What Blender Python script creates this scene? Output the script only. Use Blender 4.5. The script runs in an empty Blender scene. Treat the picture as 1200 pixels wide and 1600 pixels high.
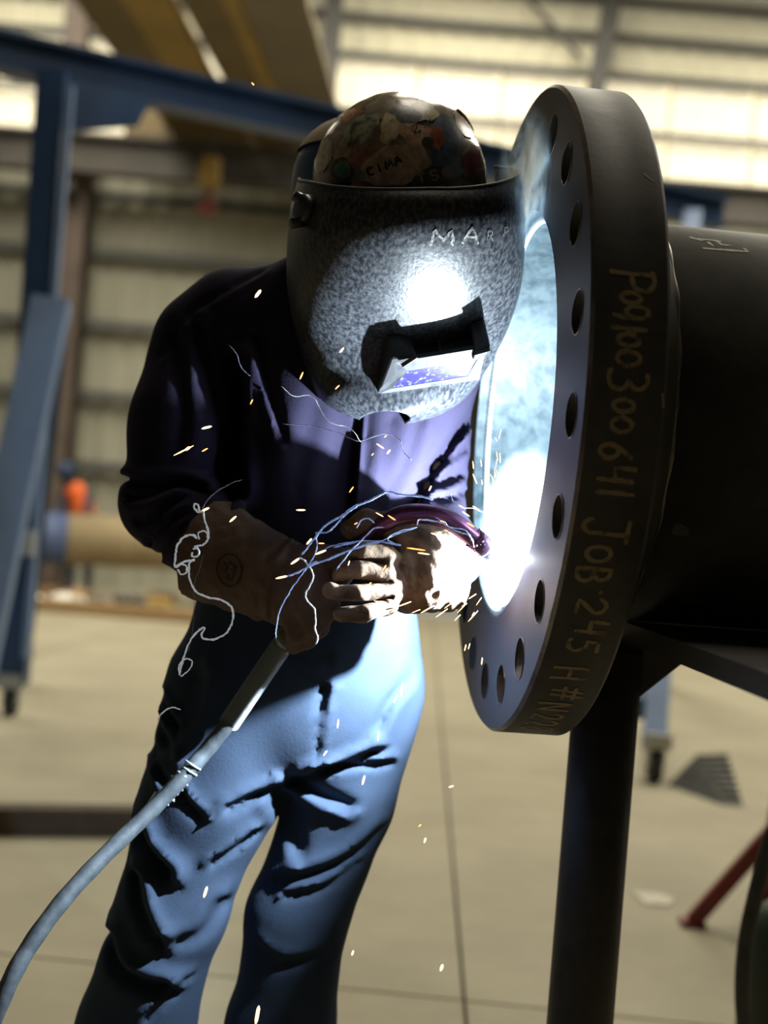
import bpy, bmesh, math, random
import numpy as np
from mathutils import Vector, Matrix
random.seed(7)
RNG = np.random.default_rng(5)
PI = math.pi
SC = bpy.context.scene
COL = SC.collection

# ------------------------------------------------------------------ camera
FPX, ROLL, CAMH = 2240.0, 0.0804, 1.15
cd = bpy.data.cameras.new('camera'); cam = bpy.data.objects.new('camera', cd); COL.objects.link(cam)
cd.sensor_fit = 'HORIZONTAL'; cd.sensor_width = 24.0; cd.lens = FPX/1200*24.0
cam.matrix_world = Matrix.Translation((0, 0, CAMH)) @ Matrix.Rotation(PI/2, 4, 'X') @ Matrix.Rotation(ROLL, 4, 'Z')
cd.clip_start = 0.05; cd.clip_end = 100
cd.dof.use_dof = True; cd.dof.focus_distance = 1.66; cd.dof.aperture_fstop = 2.5
SC.camera = cam
# ------------------------------------------------------------------ world, exposure
W = bpy.data.worlds.new('sky'); SC.world = W; W.use_nodes = True
bg = W.node_tree.nodes['Background']; bg.inputs[0].default_value = (.75, .85, 1, 1); bg.inputs[1].default_value = 1.0
SC.view_settings.view_transform = 'Standard'; SC.view_settings.look = 'None'
SC.view_settings.gamma = 1; SC.view_settings.use_curve_mapping = False
SC.view_settings.exposure = 0.0
SC.cycles.use_denoising = True
SC.cycles.max_bounces = 6; SC.cycles.diffuse_bounces = 3; SC.cycles.volume_bounces = 0
SC.cycles.caustics_reflective = False; SC.cycles.caustics_refractive = False
SC.cycles.sample_clamp_indirect = 4.0
SC.cycles.volume_step_rate = 1.0
# ------------------------------------------------------------------ lights
def area(name, loc, sx, sy, power, col=(1, 1, 1), rot=(0, 0, 0)):
    l = bpy.data.lights.new(name, 'AREA'); l.shape = 'RECTANGLE'; l.size = sx; l.size_y = sy
    l.energy = power; l.color = col
    o = bpy.data.objects.new(name, l); COL.objects.link(o); o.location = loc; o.rotation_euler = rot
    return o
WARM = (1.0, .93, .76)
area('skylight_lamp', (-4.2, 11, 7.45), 2.0, 9.0, 620, WARM)
area('skylight_lamp', (0.6, 11, 7.45), 2.0, 9.0, 620, WARM)
area('skylight_lamp', (5.4, 11, 7.45), 2.0, 9.0, 620, WARM)
area('skylight_lamp', (0.6, 3.6, 7.45), 2.0, 3.0, 110, WARM)
AX = Vector((.1820, 1.714, 1.101))        # the welding arc, just inside the bore of the flange
def point(name, loc, power, col, r):
    l = bpy.data.lights.new(name, 'POINT'); l.energy = power; l.color = col; l.shadow_soft_size = r
    o = bpy.data.objects.new(name, l); COL.objects.link(o); o.location = loc
    return o
point('welding_arc_light', AX, 132, (.64, .82, 1.0), .004)

# ------------------------------------------------------------------ helpers
CR, SR = math.cos(ROLL), math.sin(ROLL)
def at(x, y, d):                            # where something seen at this pixel, d metres away, stands in the world
    dx, dy = x-600, y-800
    return Vector(((dx*CR+dy*SR)/FPX*d, d, CAMH-(-dx*SR+dy*CR)/FPX*d))

def tag(o, label=None, cat=None, group=None, kind=None):
    if label: o['label'] = label
    if cat: o['category'] = cat
    if group: o['group'] = group
    if kind: o['kind'] = kind
    return o
def empty(name, loc, label=None, cat=None, group=None):
    o = bpy.data.objects.new(name, None); COL.objects.link(o); o.location = loc; o.empty_display_size = .1
    return tag(o, label, cat, group)
def link(name, me, mat=None, parent=None, smooth=False, label=None, kind=None):
    if mat is not None: me.materials.clear(); me.materials.append(mat)
    if smooth: me.shade_smooth()
    o = bpy.data.objects.new(name, me); COL.objects.link(o)
    if parent is not None:
        o.parent = parent
        o.matrix_parent_inverse = wm(parent).inverted()
    return tag(o, label, kind=kind)
def wm(o):
    m = o.matrix_basis
    if o.parent: m = wm(o.parent) @ o.matrix_parent_inverse @ m
    return m
def pydata(name, vs, fs):
    me = bpy.data.meshes.new(name); me.from_pydata([tuple(v) for v in vs], [], fs); me.update(); return me
def nobj(name, bm, mat, parent=None, smooth=False, **k):
    me = bpy.data.meshes.new(name); bmesh.ops.recalc_face_normals(bm, faces=bm.faces[:]); bm.to_mesh(me); bm.free()
    return link(name, me, mat, parent, smooth, **k)
def add_box(bm, c, s, rot=None, bev=0):
    m = Matrix.Translation(c) @ (rot.to_4x4() if rot else Matrix.Identity(4)) @ Matrix.Diagonal((s[0], s[1], s[2], 1))
    r = bmesh.ops.create_cube(bm, size=1, matrix=m)
    if bev:
        es = list({e for v in r['verts'] for e in v.link_edges})
        bmesh.ops.bevel(bm, geom=es, offset=bev, segments=1, affect='EDGES')
def box(name, c, s, mat, parent=None, rot=None, bev=0, **k):
    bm = bmesh.new(); add_box(bm, c, s, rot, bev); return nobj(name, bm, mat, parent, **k)
def frame(d):
    d = Vector(d).normalized(); u = Vector((0, 0, 1)) if abs(d.z) < .95 else Vector((1, 0, 0))
    a = d.cross(u).normalized(); return a, d.cross(a).normalized()
def add_tube(bm, pts, rad, seg=12, caps=True, closed=False):
    pts = [Vector(p) for p in pts]; n = len(pts)
    if not hasattr(rad, '__len__'): rad = [rad]*n
    rings = []; a = None
    for i, p in enumerate(pts):
        d = (pts[min(i+1, n-1)]-pts[max(i-1, 0)])
        if d.length < 1e-9: d = Vector((0, 0, 1))
        d.normalize()
        if a is None: a, b = frame(d)
        else:
            a = (a-d*a.dot(d)).normalized(); b = d.cross(a)
        rings.append([bm.verts.new(p+(a*math.cos(t)+b*math.sin(t))*rad[i]) for t in [2*PI*k/seg for k in range(seg)]])
    for r0, r1 in zip(rings, rings[1:]):
        for k in range(seg): bm.faces.new((r0[k], r0[(k+1) % seg], r1[(k+1) % seg], r1[k]))
    if caps: bm.faces.new(rings[0][::-1]); bm.faces.new(rings[-1])
def tube(name, pts, rad, mat, parent=None, seg=12, **k):
    bm = bmesh.new(); add_tube(bm, pts, rad, seg); return nobj(name, bm, mat, parent, True, **k)
def smooth_path(pts, n=8):                  # Catmull-Rom
    P = [Vector(p) for p in pts]; P = [P[0]*2-P[1]]+P+[P[-1]*2-P[-2]]; out = []
    for i in range(1, len(P)-2):
        for k in range(n):
            t = k/n; a, b, c, d = P[i-1:i+3]
            out.append(.5*((2*b)+(c-a)*t+(2*a-5*b+4*c-d)*t*t+(3*b-a-3*c+d)*t**3))
    out.append(P[-2]); return out
def bar(bm, a, b, w, h):                    # rectangular bar from a to b; h is the upright measure
    a, b = Vector(a), Vector(b); d = b-a; L = d.length; d.normalize()
    u = Vector((0, 0, 1)) if abs(d.z) < .9 else Vector((0, 1, 0))
    s = d.cross(u).normalized(); u = s.cross(d).normalized()
    m = Matrix((s, d, u)).transposed()
    add_box(bm, (a+b)/2, (w, L, h), m)
def ibeam(bm, a, b, w, h, tf=.02, tw=.015):
    a, b = Vector(a), Vector(b); d = (b-a).normalized(); u = Vector((0, 0, 1)) if abs(d.z) < .9 else Vector((0, 1, 0))
    s = d.cross(u).normalized(); u = s.cross(d).normalized()
    for k in (1, -1): bar(bm, a+u*k*(h-tf)/2, b+u*k*(h-tf)/2, w, tf)
    bar(bm, a, b, tw, h-2*tf)

# ------------------------------------------------------------------ materials
def mat(name, col, rough=.6, metal=0, nscale=0, namt=0.0, col2=None, bump=0, bscale=60, emis=None, estr=0, stretch=None, spec=None, detail=4, ramp=(.35, .65), rvar=0):
    m = bpy.data.materials.new(name); m.use_nodes = True; nt = m.node_tree; N = nt.nodes; L = nt.links
    b = N['Principled BSDF']; b.inputs['Base Color'].default_value = (*col, 1)
    b.inputs['Roughness'].default_value = rough; b.inputs['Metallic'].default_value = metal
    if spec is not None: b.inputs['Specular IOR Level'].default_value = spec
    if emis: b.inputs['Emission Color'].default_value = (*emis, 1); b.inputs['Emission Strength'].default_value = estr
    if nscale or bump:
        tc = N.new('ShaderNodeTexCoord'); mp = N.new('ShaderNodeMapping'); L.new(tc.outputs['Object'], mp.inputs[0])
        if stretch: mp.inputs['Scale'].default_value = stretch
    if nscale:
        n = N.new('ShaderNodeTexNoise'); n.inputs['Scale'].default_value = nscale; n.inputs['Detail'].default_value = detail
        n.inputs['Roughness'].default_value = .65
        L.new(mp.outputs[0], n.inputs['Vector'])
        r = N.new('ShaderNodeValToRGB'); r.color_ramp.elements[0].position = ramp[0]; r.color_ramp.elements[1].position = ramp[1]
        c2 = col2 or tuple(c*(1-namt) for c in col)
        r.color_ramp.elements[0].color = (*c2, 1); r.color_ramp.elements[1].color = (*col, 1)
        L.new(n.outputs['Fac'], r.inputs[0]); L.new(r.outputs[0], b.inputs['Base Color'])
        if rvar:
            mr = N.new('ShaderNodeMapRange'); mr.inputs[3].default_value = rough-rvar; mr.inputs[4].default_value = rough+rvar
            L.new(n.outputs['Fac'], mr.inputs[0]); L.new(mr.outputs[0], b.inputs['Roughness'])
    if bump:
        n2 = N.new('ShaderNodeTexNoise'); n2.inputs['Scale'].default_value = bscale; n2.inputs['Detail'].default_value = 5
        L.new(mp.outputs[0], n2.inputs['Vector'])
        bp = N.new('ShaderNodeBump'); bp.inputs['Strength'].default_value = bump; bp.inputs['Distance'].default_value = .004
        L.new(n2.outputs['Fac'], bp.inputs['Height']); L.new(bp.outputs[0], b.inputs['Normal'])
    return m
M = {}
M['concrete'] = mat('concrete_floor', (.31, .28, .195), .75, nscale=1.6, col2=(.24, .215, .148), bump=.15, bscale=9, detail=8)
M['joint'] = mat('joint_filler', (.12, .10, .07), .9)
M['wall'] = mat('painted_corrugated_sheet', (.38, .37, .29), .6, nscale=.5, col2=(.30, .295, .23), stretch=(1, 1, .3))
M['wallupper'] = mat('glowing_upper_sheet', (.72, .68, .50), .6, emis=(1, .92, .68), estr=.12)  # faint emission added to brighten the upper cladding
M['wallside'] = mat('painted_side_wall', (.10, .10, .085), .8)
M['roof'] = mat('roof_sheet', (.16, .155, .12), .8)
M['panel'] = mat('translucent_panel', (.8, .76, .6), .5, emis=(1.0, .88, .62), estr=.60)
M['skylight'] = mat('skylight_sheet', (.8, .78, .7), .5, emis=(1, .93, .78), estr=1.2)
M['girt'] = mat('grey_girt', (.085, .085, .08), .6)
M['column'] = mat('brown_column', (.13, .095, .075), .6, nscale=2, namt=.3)
M['runway'] = mat('runway_beam_brown', (.075, .065, .055), .6, nscale=2, namt=.3)
M['crane'] = mat('crane_yellow', (.34, .22, .045), .55, nscale=1.5, namt=.3)
M['craneb'] = mat('crane_brown_plate', (.17, .12, .05), .6, nscale=1.5, namt=.3)
M['walk'] = mat('walkway_grey_plate', (.19, .155, .10), .6, nscale=1, namt=.2)
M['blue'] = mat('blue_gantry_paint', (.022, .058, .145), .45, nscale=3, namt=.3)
M['bluelit'] = mat('blue_gantry_lit', (.16, .24, .42), .5, nscale=3, namt=.2)  # lighter copy of the gantry blue, light on its faces put into the colour
M['zinc'] = mat('zinc_plate', (.45, .45, .43), .4, .6)
M['rubber'] = mat('black_rubber', (.02, .02, .022), .7)
M['red'] = mat('red_paint', (.20, .022, .02), .5, nscale=9, namt=.3)
M['tan'] = mat('tan_pipe', (.36, .28, .16), .7, nscale=1.5, namt=.25)
M['tanblue'] = mat('blue_pipe_coating', (.06, .09, .20), .6)
M['wood'] = mat('timber', (.32, .20, .09), .8, nscale=6, namt=.3, stretch=(1, 12, 12))
M['junk'] = mat('scrap_grey', (.18, .16, .13), .7, nscale=4, namt=.5)
M['white'] = mat('white_sheet', (.7, .68, .62), .6)
M['orange'] = mat('orange_vest', (.9, .16, .03), .7)
M['lime'] = mat('yellow_vest', (.62, .55, .07), .7)
M['darkcloth'] = mat('dark_cloth', (.03, .035, .06), .8)
M['skin'] = mat('skin', (.48, .27, .18), .5)
M['steel'] = mat('dark_mill_steel', (.070, .060, .054), .58, .15, nscale=26, col2=(.040, .035, .034), bump=.08, bscale=90, detail=8, rvar=.08)
M['face'] = mat('machined_face', (.088, .068, .064), .55, .35, nscale=9, col2=(.075, .062, .07), bump=.05, bscale=60, stretch=(1, 1, 1))
M['edge'] = mat('worn_bright_edge', (.26, .22, .19), .4, .7, nscale=14, col2=(.12, .10, .09), ramp=(.4, .7))
M['pipe'] = mat('black_pipe_steel', (.105, .095, .080), .55, .1, nscale=11, col2=(.06, .055, .048), bump=.08, bscale=70, detail=8)
M['bore'] = mat('bright_bore_steel', (.046, .062, .066), .5, .2, nscale=38, col2=(.013, .024, .029), bump=.25, bscale=50, detail=8, ramp=(.4, .56))
M['weld'] = mat('weld_bead', (.5, .5, .52), .4, .6, bump=.4, bscale=120)
M['molten'] = mat('molten_weld_metal', (1, 1, 1), .5, emis=(.75, .88, 1), estr=60)
M['paintmark'] = mat('tan_paint_marker', (.30, .22, .12), .7, nscale=90, col2=(.10, .08, .055), ramp=(.33, .5))
M['whitemark'] = mat('white_paint_marker', (.62, .58, .45), .7, nscale=120, namt=.6)
M['hood'] = mat('scuffed_black_hood', (.062, .064, .070), .40, nscale=230, col2=(.009, .010, .014), spec=.35, bump=.12, bscale=260, detail=10, ramp=(.42, .64), rvar=.1, stretch=(1, 1, .6))
M['black'] = mat('black_plastic', (.018, .018, .020), .38)
M['frame'] = mat('grey_lens_frame', (.055, .055, .060), .4, nscale=60, namt=.5)
M['lens'] = mat('blue_filter_glass', (.012, .009, .10), .25, nscale=170, col2=(.09, .09, .18), ramp=(.34, .46), spec=.4)
M['scratch'] = mat('scratched_lettering', (.22, .22, .21), .6, nscale=240, col2=(.03, .03, .03), ramp=(.42, .56))
M['hat'] = mat('lacquered_hard_hat', (.30, .23, .16), .20, nscale=22, col2=(.09, .07, .055), bump=.12, bscale=28, detail=8, ramp=(.4, .6))
M['leather'] = mat('brown_suede_leather', (.175, .120, .092), .9, nscale=22, col2=(.12, .077, .058), bump=.5, bscale=110, detail=8, spec=.1)
M['leatherlight'] = mat('worn_pale_leather', (.26, .175, .115), .85, nscale=26, col2=(.11, .062, .040), bump=.6, bscale=95, detail=8, spec=.15, ramp=(.38, .6))
M['ink'] = mat('black_ink', (.02, .015, .012), .8)
M['shirt'] = mat('navy_work_shirt', (.020, .0165, .033), .9, nscale=6, col2=(.0155, .013, .027), bump=.12, bscale=300, spec=.1, detail=8)
M['trouser'] = mat('blue_work_trousers', (.045, .063, .100), .9, nscale=7, col2=(.036, .051, .082), bump=.10, bscale=260, spec=.1, detail=8)
M['boot'] = mat('brown_boot', (.07, .04, .025), .6)
M['spring'] = mat('silver_spring_guard', (.36, .39, .39), .45, .3)
M['cable'] = mat('grey_torch_cable', (.07, .08, .09), .7, nscale=60, col2=(.035, .042, .05), bump=.2, bscale=60)
M['torch'] = mat('burnt_copper_gooseneck', (.19, .07, .16), .28, .8, nscale=24, col2=(.07, .03, .05))
M['torchhandle'] = mat('brown_torch_handle', (.06, .045, .035), .5)
M['strand'] = mat('lit_white_fume_strand', (.82, .84, .88), .6, emis=(.55, .6, .68), estr=.32)  # emission stands in for arc light on the white strands
M['strandblue'] = mat('arc_lit_fume_strand', (.45, .55, .8), .6, emis=(.2, .3, .7), estr=.35)  # blue tint and emission stand in for arc light on these strands
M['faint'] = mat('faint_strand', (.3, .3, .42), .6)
M['spark'] = mat('spark', (1, .5, .2), .5, emis=(1, .38, .10), estr=3.2)
M['sparkhot'] = mat('spark_hot', (1, .8, .6), .5, emis=(1, .60, .28), estr=4.0)
M['green'] = mat('dark_green_canister', (.02, .035, .025), .5)
M['rubmat'] = mat('grey_ribbed_rubber', (.075, .075, .068), .8, nscale=12, namt=.5)
M['hose'] = mat('dusty_black_hose', (.05, .05, .047), .75, nscale=30, col2=(.025, .025, .025))

# ------------------------------------------------------------------ SDF modelling: smooth bodies from tapered limbs
def cone(P, a, b, ra, rb, sc=(1, 1, 1)):
    a = np.array(a, np.float32); b = np.array(b, np.float32); s = np.array(sc, np.float32)
    m = (a+b)/2; Q = [(P[i]-m[i])/s[i] for i in range(3)]
    A = (a-m)/s; B = (b-m)/s; d = B-A; L = max(float(d@d), 1e-9)
    t = ((Q[0]-A[0])*d[0]+(Q[1]-A[1])*d[1]+(Q[2]-A[2])*d[2])/L
    t = np.clip(t, 0, 1)
    r = np.sqrt((Q[0]-A[0]-t*d[0])**2+(Q[1]-A[1]-t*d[1])**2+(Q[2]-A[2]-t*d[2])**2)-(ra+(rb-ra)*t)
    return r*min(sc)
def smin(a, b, k):
    h = np.clip(.5+.5*(b-a)/k, 0, 1); return b+(a-b)*h-k*h*(1-h)
def chain(P, pts, rad, k=.02, sc=(1, 1, 1)):
    d = None
    for i in range(len(pts)-1):
        c = cone(P, pts[i], pts[i+1], rad[i], rad[i+1], sc); d = c if d is None else smin(d, c, k)
    return d
def surface_nets(fn, lo, hi, h):
    ax = [np.arange(lo[i], hi[i]+h, h, dtype=np.float32) for i in range(3)]
    X, Y, Z = np.meshgrid(*ax, indexing='ij'); V = fn((X, Y, Z)).astype(np.float32)
    n = V.shape; ins = V < 0
    c = [V[i:n[0]-1+i, j:n[1]-1+j, k:n[2]-1+k] for i in (0, 1) for j in (0, 1) for k in (0, 1)]
    cs = [(i, j, k) for i in (0, 1) for j in (0, 1) for k in (0, 1)]
    sg = sum((q < 0).astype(np.int8) for q in c); act = (sg > 0) & (sg < 8)
    idx = np.argwhere(act); cv = [q[act] for q in c]
    acc = np.zeros((len(idx), 3), np.float64); cnt = np.zeros(len(idx))
    for a in range(8):
        for b in range(a+1, 8):
            df = np.abs(np.array(cs[a])-np.array(cs[b]))
            if df.sum() != 1: continue
            m = (cv[a] < 0) != (cv[b] < 0); t = np.where(m, cv[a]/np.where(m, cv[a]-cv[b], 1), 0)
            p = np.array(cs[a])+t[:, None]*(np.array(cs[b])-np.array(cs[a])); acc[m] += p[m]; cnt[m] += 1
    vs = (idx+acc/cnt[:, None])*h+np.array([ax[0][0], ax[1][0], ax[2][0]])
    vid = -np.ones(act.shape, np.int64); vid[act] = np.arange(len(idx)); fs = []
    for axis in range(3):
        sl0 = [slice(1, -1)]*3; sl1 = [slice(1, -1)]*3; sl0[axis] = slice(0, -1); sl1[axis] = slice(1, None)
        A, B = ins[tuple(sl0)], ins[tuple(sl1)]; ch = np.argwhere(A != B); fl = A[A != B]
        ch = ch+np.array([0 if k == axis else 1 for k in range(3)])
        o1, o2 = [k for k in range(3) if k != axis]
        def g(d1, d2):
            q = ch.copy(); q[:, o1] -= d1; q[:, o2] -= d2; return vid[q[:, 0], q[:, 1], q[:, 2]]
        q = np.stack([g(0, 0), g(1, 0), g(1, 1), g(0, 1)], 1)
        flip = fl if axis != 1 else ~fl
        q[~flip] = q[~flip][:, ::-1]; fs.append(q)
    F_ = np.concatenate(fs); F_ = F_[(F_ >= 0).all(1)]
    return vs, F_
def sdf_obj(name, fn, lo, hi, h, mt, parent, relax=1, **k):
    vs, fs = surface_nets(fn, lo, hi, h)
    for _ in range(relax):                  # one pass of averaging takes the grid out of the surface
        s = np.zeros_like(vs); c = np.zeros(len(vs))
        for a, b in ((0, 1), (1, 2), (2, 3), (3, 0)):
            np.add.at(s, fs[:, a], vs[fs[:, b]]); np.add.at(c, fs[:, a], 1)
            np.add.at(s, fs[:, b], vs[fs[:, a]]); np.add.at(c, fs[:, b], 1)
        vs = vs*.5+.5*s/np.maximum(c, 1)[:, None]
    me = bpy.data.meshes.new(name); me.vertices.add(len(vs)); me.vertices.foreach_set('co', vs.astype(np.float32).ravel())
    me.loops.add(fs.size); me.loops.foreach_set('vertex_index', fs.astype(np.int32).ravel())
    me.polygons.add(len(fs)); me.polygons.foreach_set('loop_start', np.arange(0, fs.size, 4, dtype=np.int32))
    me.update(calc_edges=True); me.validate()
    return link(name, me, mt, parent, True, **k)
def seg2(Px, Pz, pts):                      # distance and side to a polyline in the x,z plane
    best = None
    for a, b in zip(pts, pts[1:]):
        dx, dz = b[0]-a[0], b[1]-a[1]; L = dx*dx+dz*dz+1e-12
        t = np.clip(((Px-a[0])*dx+(Pz-a[1])*dz)/L, 0, 1)
        qx, qz = Px-a[0]-t*dx, Pz-a[1]-t*dz; d = np.sqrt(qx*qx+qz*qz); sd = np.sign(dx*qz-dz*qx)*d
        if best is None: best = (d, sd)
        else:
            m = d < best[0]; best = (np.where(m, d, best[0]), np.where(m, sd, best[1]))
    return best
def fold(P, d, px, depth, w, amp, side=1):  # a crease with a raised lip beside it
    pts = []
    for q in smooth_path([(x, y, 0) for x, y in px], 4):
        v = at(q[0], q[1], depth); pts.append((v.x, v.z))
    dd, sd = seg2(P[0], P[2], pts)
    front = np.clip((depth+.03-P[1])/.05, 0, 1)
    return d+front*(amp*np.exp(-(dd/w)**2)-amp*.75*np.exp(-((sd*side-w*1.7)/(w*1.3))**2)*np.exp(-(dd/(w*3.5))**2))
def wrinkle(P, d, amp, f, dirs=(1, 0, 1)):
    x, y, z = P
    w = np.sin(f*(z*1.0+x*.55)+3.1*np.sin(f*.31*x+2)+2.2*np.sin(f*.27*z+y*9))*np.sin(f*.37*(x-z*.4)+1.3+2*np.sin(f*.21*z))
    w2 = np.sin(f*1.9*(z*.8-x*.7+.4*y)+2*np.sin(f*.5*x))*.4
    return d-amp*(w+w2)

# ------------------------------------------------------------------ hand lettering drawn as strokes
def arc(cx, cy, rx, ry, a0, a1, n=10):
    return [(cx+rx*math.cos(math.radians(a0+(a1-a0)*i/n)), cy+ry*math.sin(math.radians(a0+(a1-a0)*i/n))) for i in range(n+1)]
GLY = {
 'P': [[(.1, 0), (.12, 1)], [(.0, .96)]+arc(.35, .74, .45, .26, 90, -90)+[(.12, .46)]],
 '0': [arc(.45, .45, .36, .42, 100, 460, 14)],
 '9': [arc(.4, .66, .32, .3, 20, 380, 12)+[(.72, .3), (.62, 0)]],
 '1': [[(.4, .0), (.42, 1)]],
 '3': [[(.1, .95)]+arc(.3, .73, .42, .24, 80, -80)+arc(.3, .25, .48, .26, 80, -140)],
 '6': [[(.7, .98), (.3, .65)]+arc(.42, .28, .33, .28, 160, 520, 14)],
 '4': [[(.15, 1), (.1, .45), (.75, .48)], [(.7, .95), (.66, 0)]],
 'J': [[(.1, 1), (.95, .98)], [(.6, 1), (.58, .25)]+arc(.32, .25, .27, .25, 0, -170, 8)],
 'O': [arc(.45, .48, .36, .46, 80, 440, 14)],
 'B': [[(.1, 0), (.12, 1)], [(.12, 1)]+arc(.3, .76, .38, .24, 90, -90, 8)+arc(.3, .26, .48, .26, 90, -90, 8)+[(.08, 0)]],
 '.': [[(.4, .5), (.5, .5), (.45, .58)]],
 '2': [arc(.4, .72, .35, .27, 170, -20, 8)+[(.1, .05), (.85, .02)]],
 '5': [[(.8, 1), (.25, .98), (.2, .58)]+arc(.35, .3, .42, .3, 90, -140, 9)],
 'H': [[(.1, 0), (.12, 1)], [(.8, 0), (.82, 1)], [(.1, .5), (.8, .48)]],
 '#': [[(.25, 0), (.4, 1)], [(.6, 0), (.75, 1)], [(.0, .35), (.95, .38)], [(.05, .68), (1, .7)]],
 'N': [[(.1, 0), (.1, 1), (.8, .0), (.82, 1)]],
 '8': [arc(.45, .74, .28, .25, -90, 270, 10), arc(.45, .25, .36, .26, 90, 450, 10)],
 'C': [arc(.5, .5, .42, .5, 45, 315, 10)],
 'I': [[(.4, 0), (.4, 1)]],
 'M': [[(.0, 0), (.1, 1), (.45, .3), (.8, 1), (.9, 0)]],
 'A': [[(.0, 0), (.45, 1), (.9, 0)], [(.2, .38), (.7, .38)]],
 'T': [[(.0, 1), (.9, 1)], [(.45, 1), (.45, 0)]],
 'S': [arc(.45, .74, .36, .25, 30, 270, 8)+arc(.45, .25, .38, .25, 90, -150, 8)],
 'D': [[(.1, 0), (.1, 1)]+arc(.2, .5, .62, .5, 90, -90, 10)+[(.1, 0)]],
 'R': [[(.1, 0), (.1, 1)]+arc(.35, .75, .4, .25, 90, -90, 8)+[(.1, .5)], [(.35, .5), (.85, 0)]],
}
def stroke_mesh(strokes, mapper, w, lift=.0005, jit=0):
    # strokes in flat 2D metres; mapper(u, v, lift) gives the point on the surface
    bm = bmesh.new()
    for s in strokes:
        s = [Vector((p[0], p[1])) for p in s]; q = [s[0]]
        for a, b in zip(s, s[1:]):
            n = max(1, int((b-a).length/(w*1.2)))
            for k in range(1, n+1): q.append(a.lerp(b, k/n))
        if jit: q = [p+Vector((random.uniform(-jit, jit), random.uniform(-jit, jit))) for p in q]
        prev = None
        d0 = (q[1]-q[0]).normalized() if len(q) > 1 else Vector((1, 0)); q = [q[0]-d0*w*.3]+q
        for i, p in enumerate(q):
            d = (q[min(i+1, len(q)-1)]-q[max(i-1, 0)]); d = d.normalized() if d.length > 1e-9 else Vector((1, 0))
            nn = Vector((-d.y, d.x))*w/2*(random.uniform(.8, 1.15) if 0 < i < len(q)-1 else .6)
            r = [bm.verts.new(mapper(*(p+nn), lift)), bm.verts.new(mapper(*(p-nn), lift))]
            if prev: bm.faces.new((prev[0], prev[1], r[1], r[0]))
            prev = r
    return bm

# =================================================================== THE SETTING
def struct(o, label=None): o['kind'] = 'structure'; return o
XL, XR, YB, YF, ZR = -9.0, 9.0, -4.0, 17.0, 7.6
# floor of separate poured slabs with recessed saw joints
fl = struct(box('floor', (0, (YB+YF)/2, -.13), (XR-XL, YF-YB, .2), M['joint']))
ja = math.radians(1.6)
def jrot(x, y): return Vector((.285+(x)*math.cos(ja)+(y-3.4)*math.sin(ja), 3.43-(x)*math.sin(ja)*2.2+(y-3.4)*math.cos(ja), 0))
xs = [-8.7, -5.2, -1.8-.9, 0, 2.9, 5.8, 8.6]; ys = [-3.9, -.9, 3.4, 7.9, 12.4, 16.8]
for i in range(len(xs)-1):
    for j in range(len(ys)-1):
        g = .005
        c = [jrot(xs[i]+g, ys[j]+g), jrot(xs[i+1]-g, ys[j]+g), jrot(xs[i+1]-g, ys[j+1]-g), jrot(xs[i]+g, ys[j+1]-g)]
        c = [Vector((max(XL, min(XR, p.x)), max(YB, min(YF, p.y)), 0)) for p in c]
        bm = bmesh.new()
        top = [bm.verts.new(p) for p in c]; bot = [bm.verts.new(p-Vector((0, 0, .03))) for p in c]
        bm.faces.new(top); bm.faces.new(bot[::-1])
        for k in range(4): bm.faces.new((top[k], bot[k], bot[(k+1) % 4], top[(k+1) % 4]))
        bmesh.ops.bevel(bm, geom=[e for e in bm.edges if all(v in top for v in e.verts)], offset=.006, segments=1, affect='EDGES') if False else None
        nobj('slab', bm, M['concrete'], fl)
# walls
def corrugated(name, x0, x1, z0, z1, y, mt, parent=None, pitch=.3, dep=.035):
    vs = []; fs = []; prof = []; x = x0
    while x < x1-1e-6:
        for q, dd in ((0, 0), (.55, 0), (.65, dep), (.9, dep)): prof.append((min(x+q*pitch, x1), y-dd))
        x += pitch
    prof.append((x1, y))
    for (px_, py_) in prof: vs += [(px_, py_, z0), (px_, py_, z1)]
    for i in range(len(prof)-1): fs.append((2*i, 2*i+2, 2*i+3, 2*i+1))
    return link(name, pydata(name, vs, fs), mt, parent)
wf = struct(box('wall_far', (0, YF+.06, ZR/2), (XR-XL, .1, ZR), M['wallside']))
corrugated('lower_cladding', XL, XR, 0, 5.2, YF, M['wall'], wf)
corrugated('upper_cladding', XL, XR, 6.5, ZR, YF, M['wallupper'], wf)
k = 0; x = XL
while x < XR-.1:                            # backlit translucent sheets side by side
    corrugated('translucent_sheet', x+.01, min(x+.98, XR), 5.2, 6.5, YF-.01, M['panel'], wf, pitch=.32, dep=.03); x += 1.0
struct(box('wall_left', (XL-.06, (YB+YF)/2, ZR/2), (.1, YF-YB, ZR), M['wallside']))
struct(box('wall_right', (XR+.06, (YB+YF)/2, ZR/2), (.1, YF-YB, ZR), M['wallside']))
struct(box('wall_back', (0, YB-.06, ZR/2), (XR-XL, .1, ZR), M['wallside']))
ce = struct(box('ceiling', (0, (YB+YF)/2, ZR+.06), (XR-XL, YF-YB, .1), M['roof']))
for sx, sy, ly in ((-4.2, 11, 9), (.6, 11, 9), (5.4, 11, 9), (.6, 3.6, 3)):
    box('skylight', (sx, sy, 7.56), (2.05, ly, .05), M['skylight'], ce)
for nm, z in zip(range(20), (.66, 1.46, 2.29, 3.12, 3.96, 4.62, 5.86, 6.52, 6.98, 7.4)):
    bm = bmesh.new(); y = YF-.12; h = .09 if z != 5.86 else .06
    bar(bm, (XL, y, z), (XR, y, z), .06, .02); bar(bm, (XL, y-.03, z-h/2), (XR, y-.03, z-h/2), .012, h); bar(bm, (XL, y-.045, z-h), (XR, y-.045, z-h), .04, .012)
    struct(nobj('trim_%d' % (nm+1), bm, M['girt']))
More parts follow.
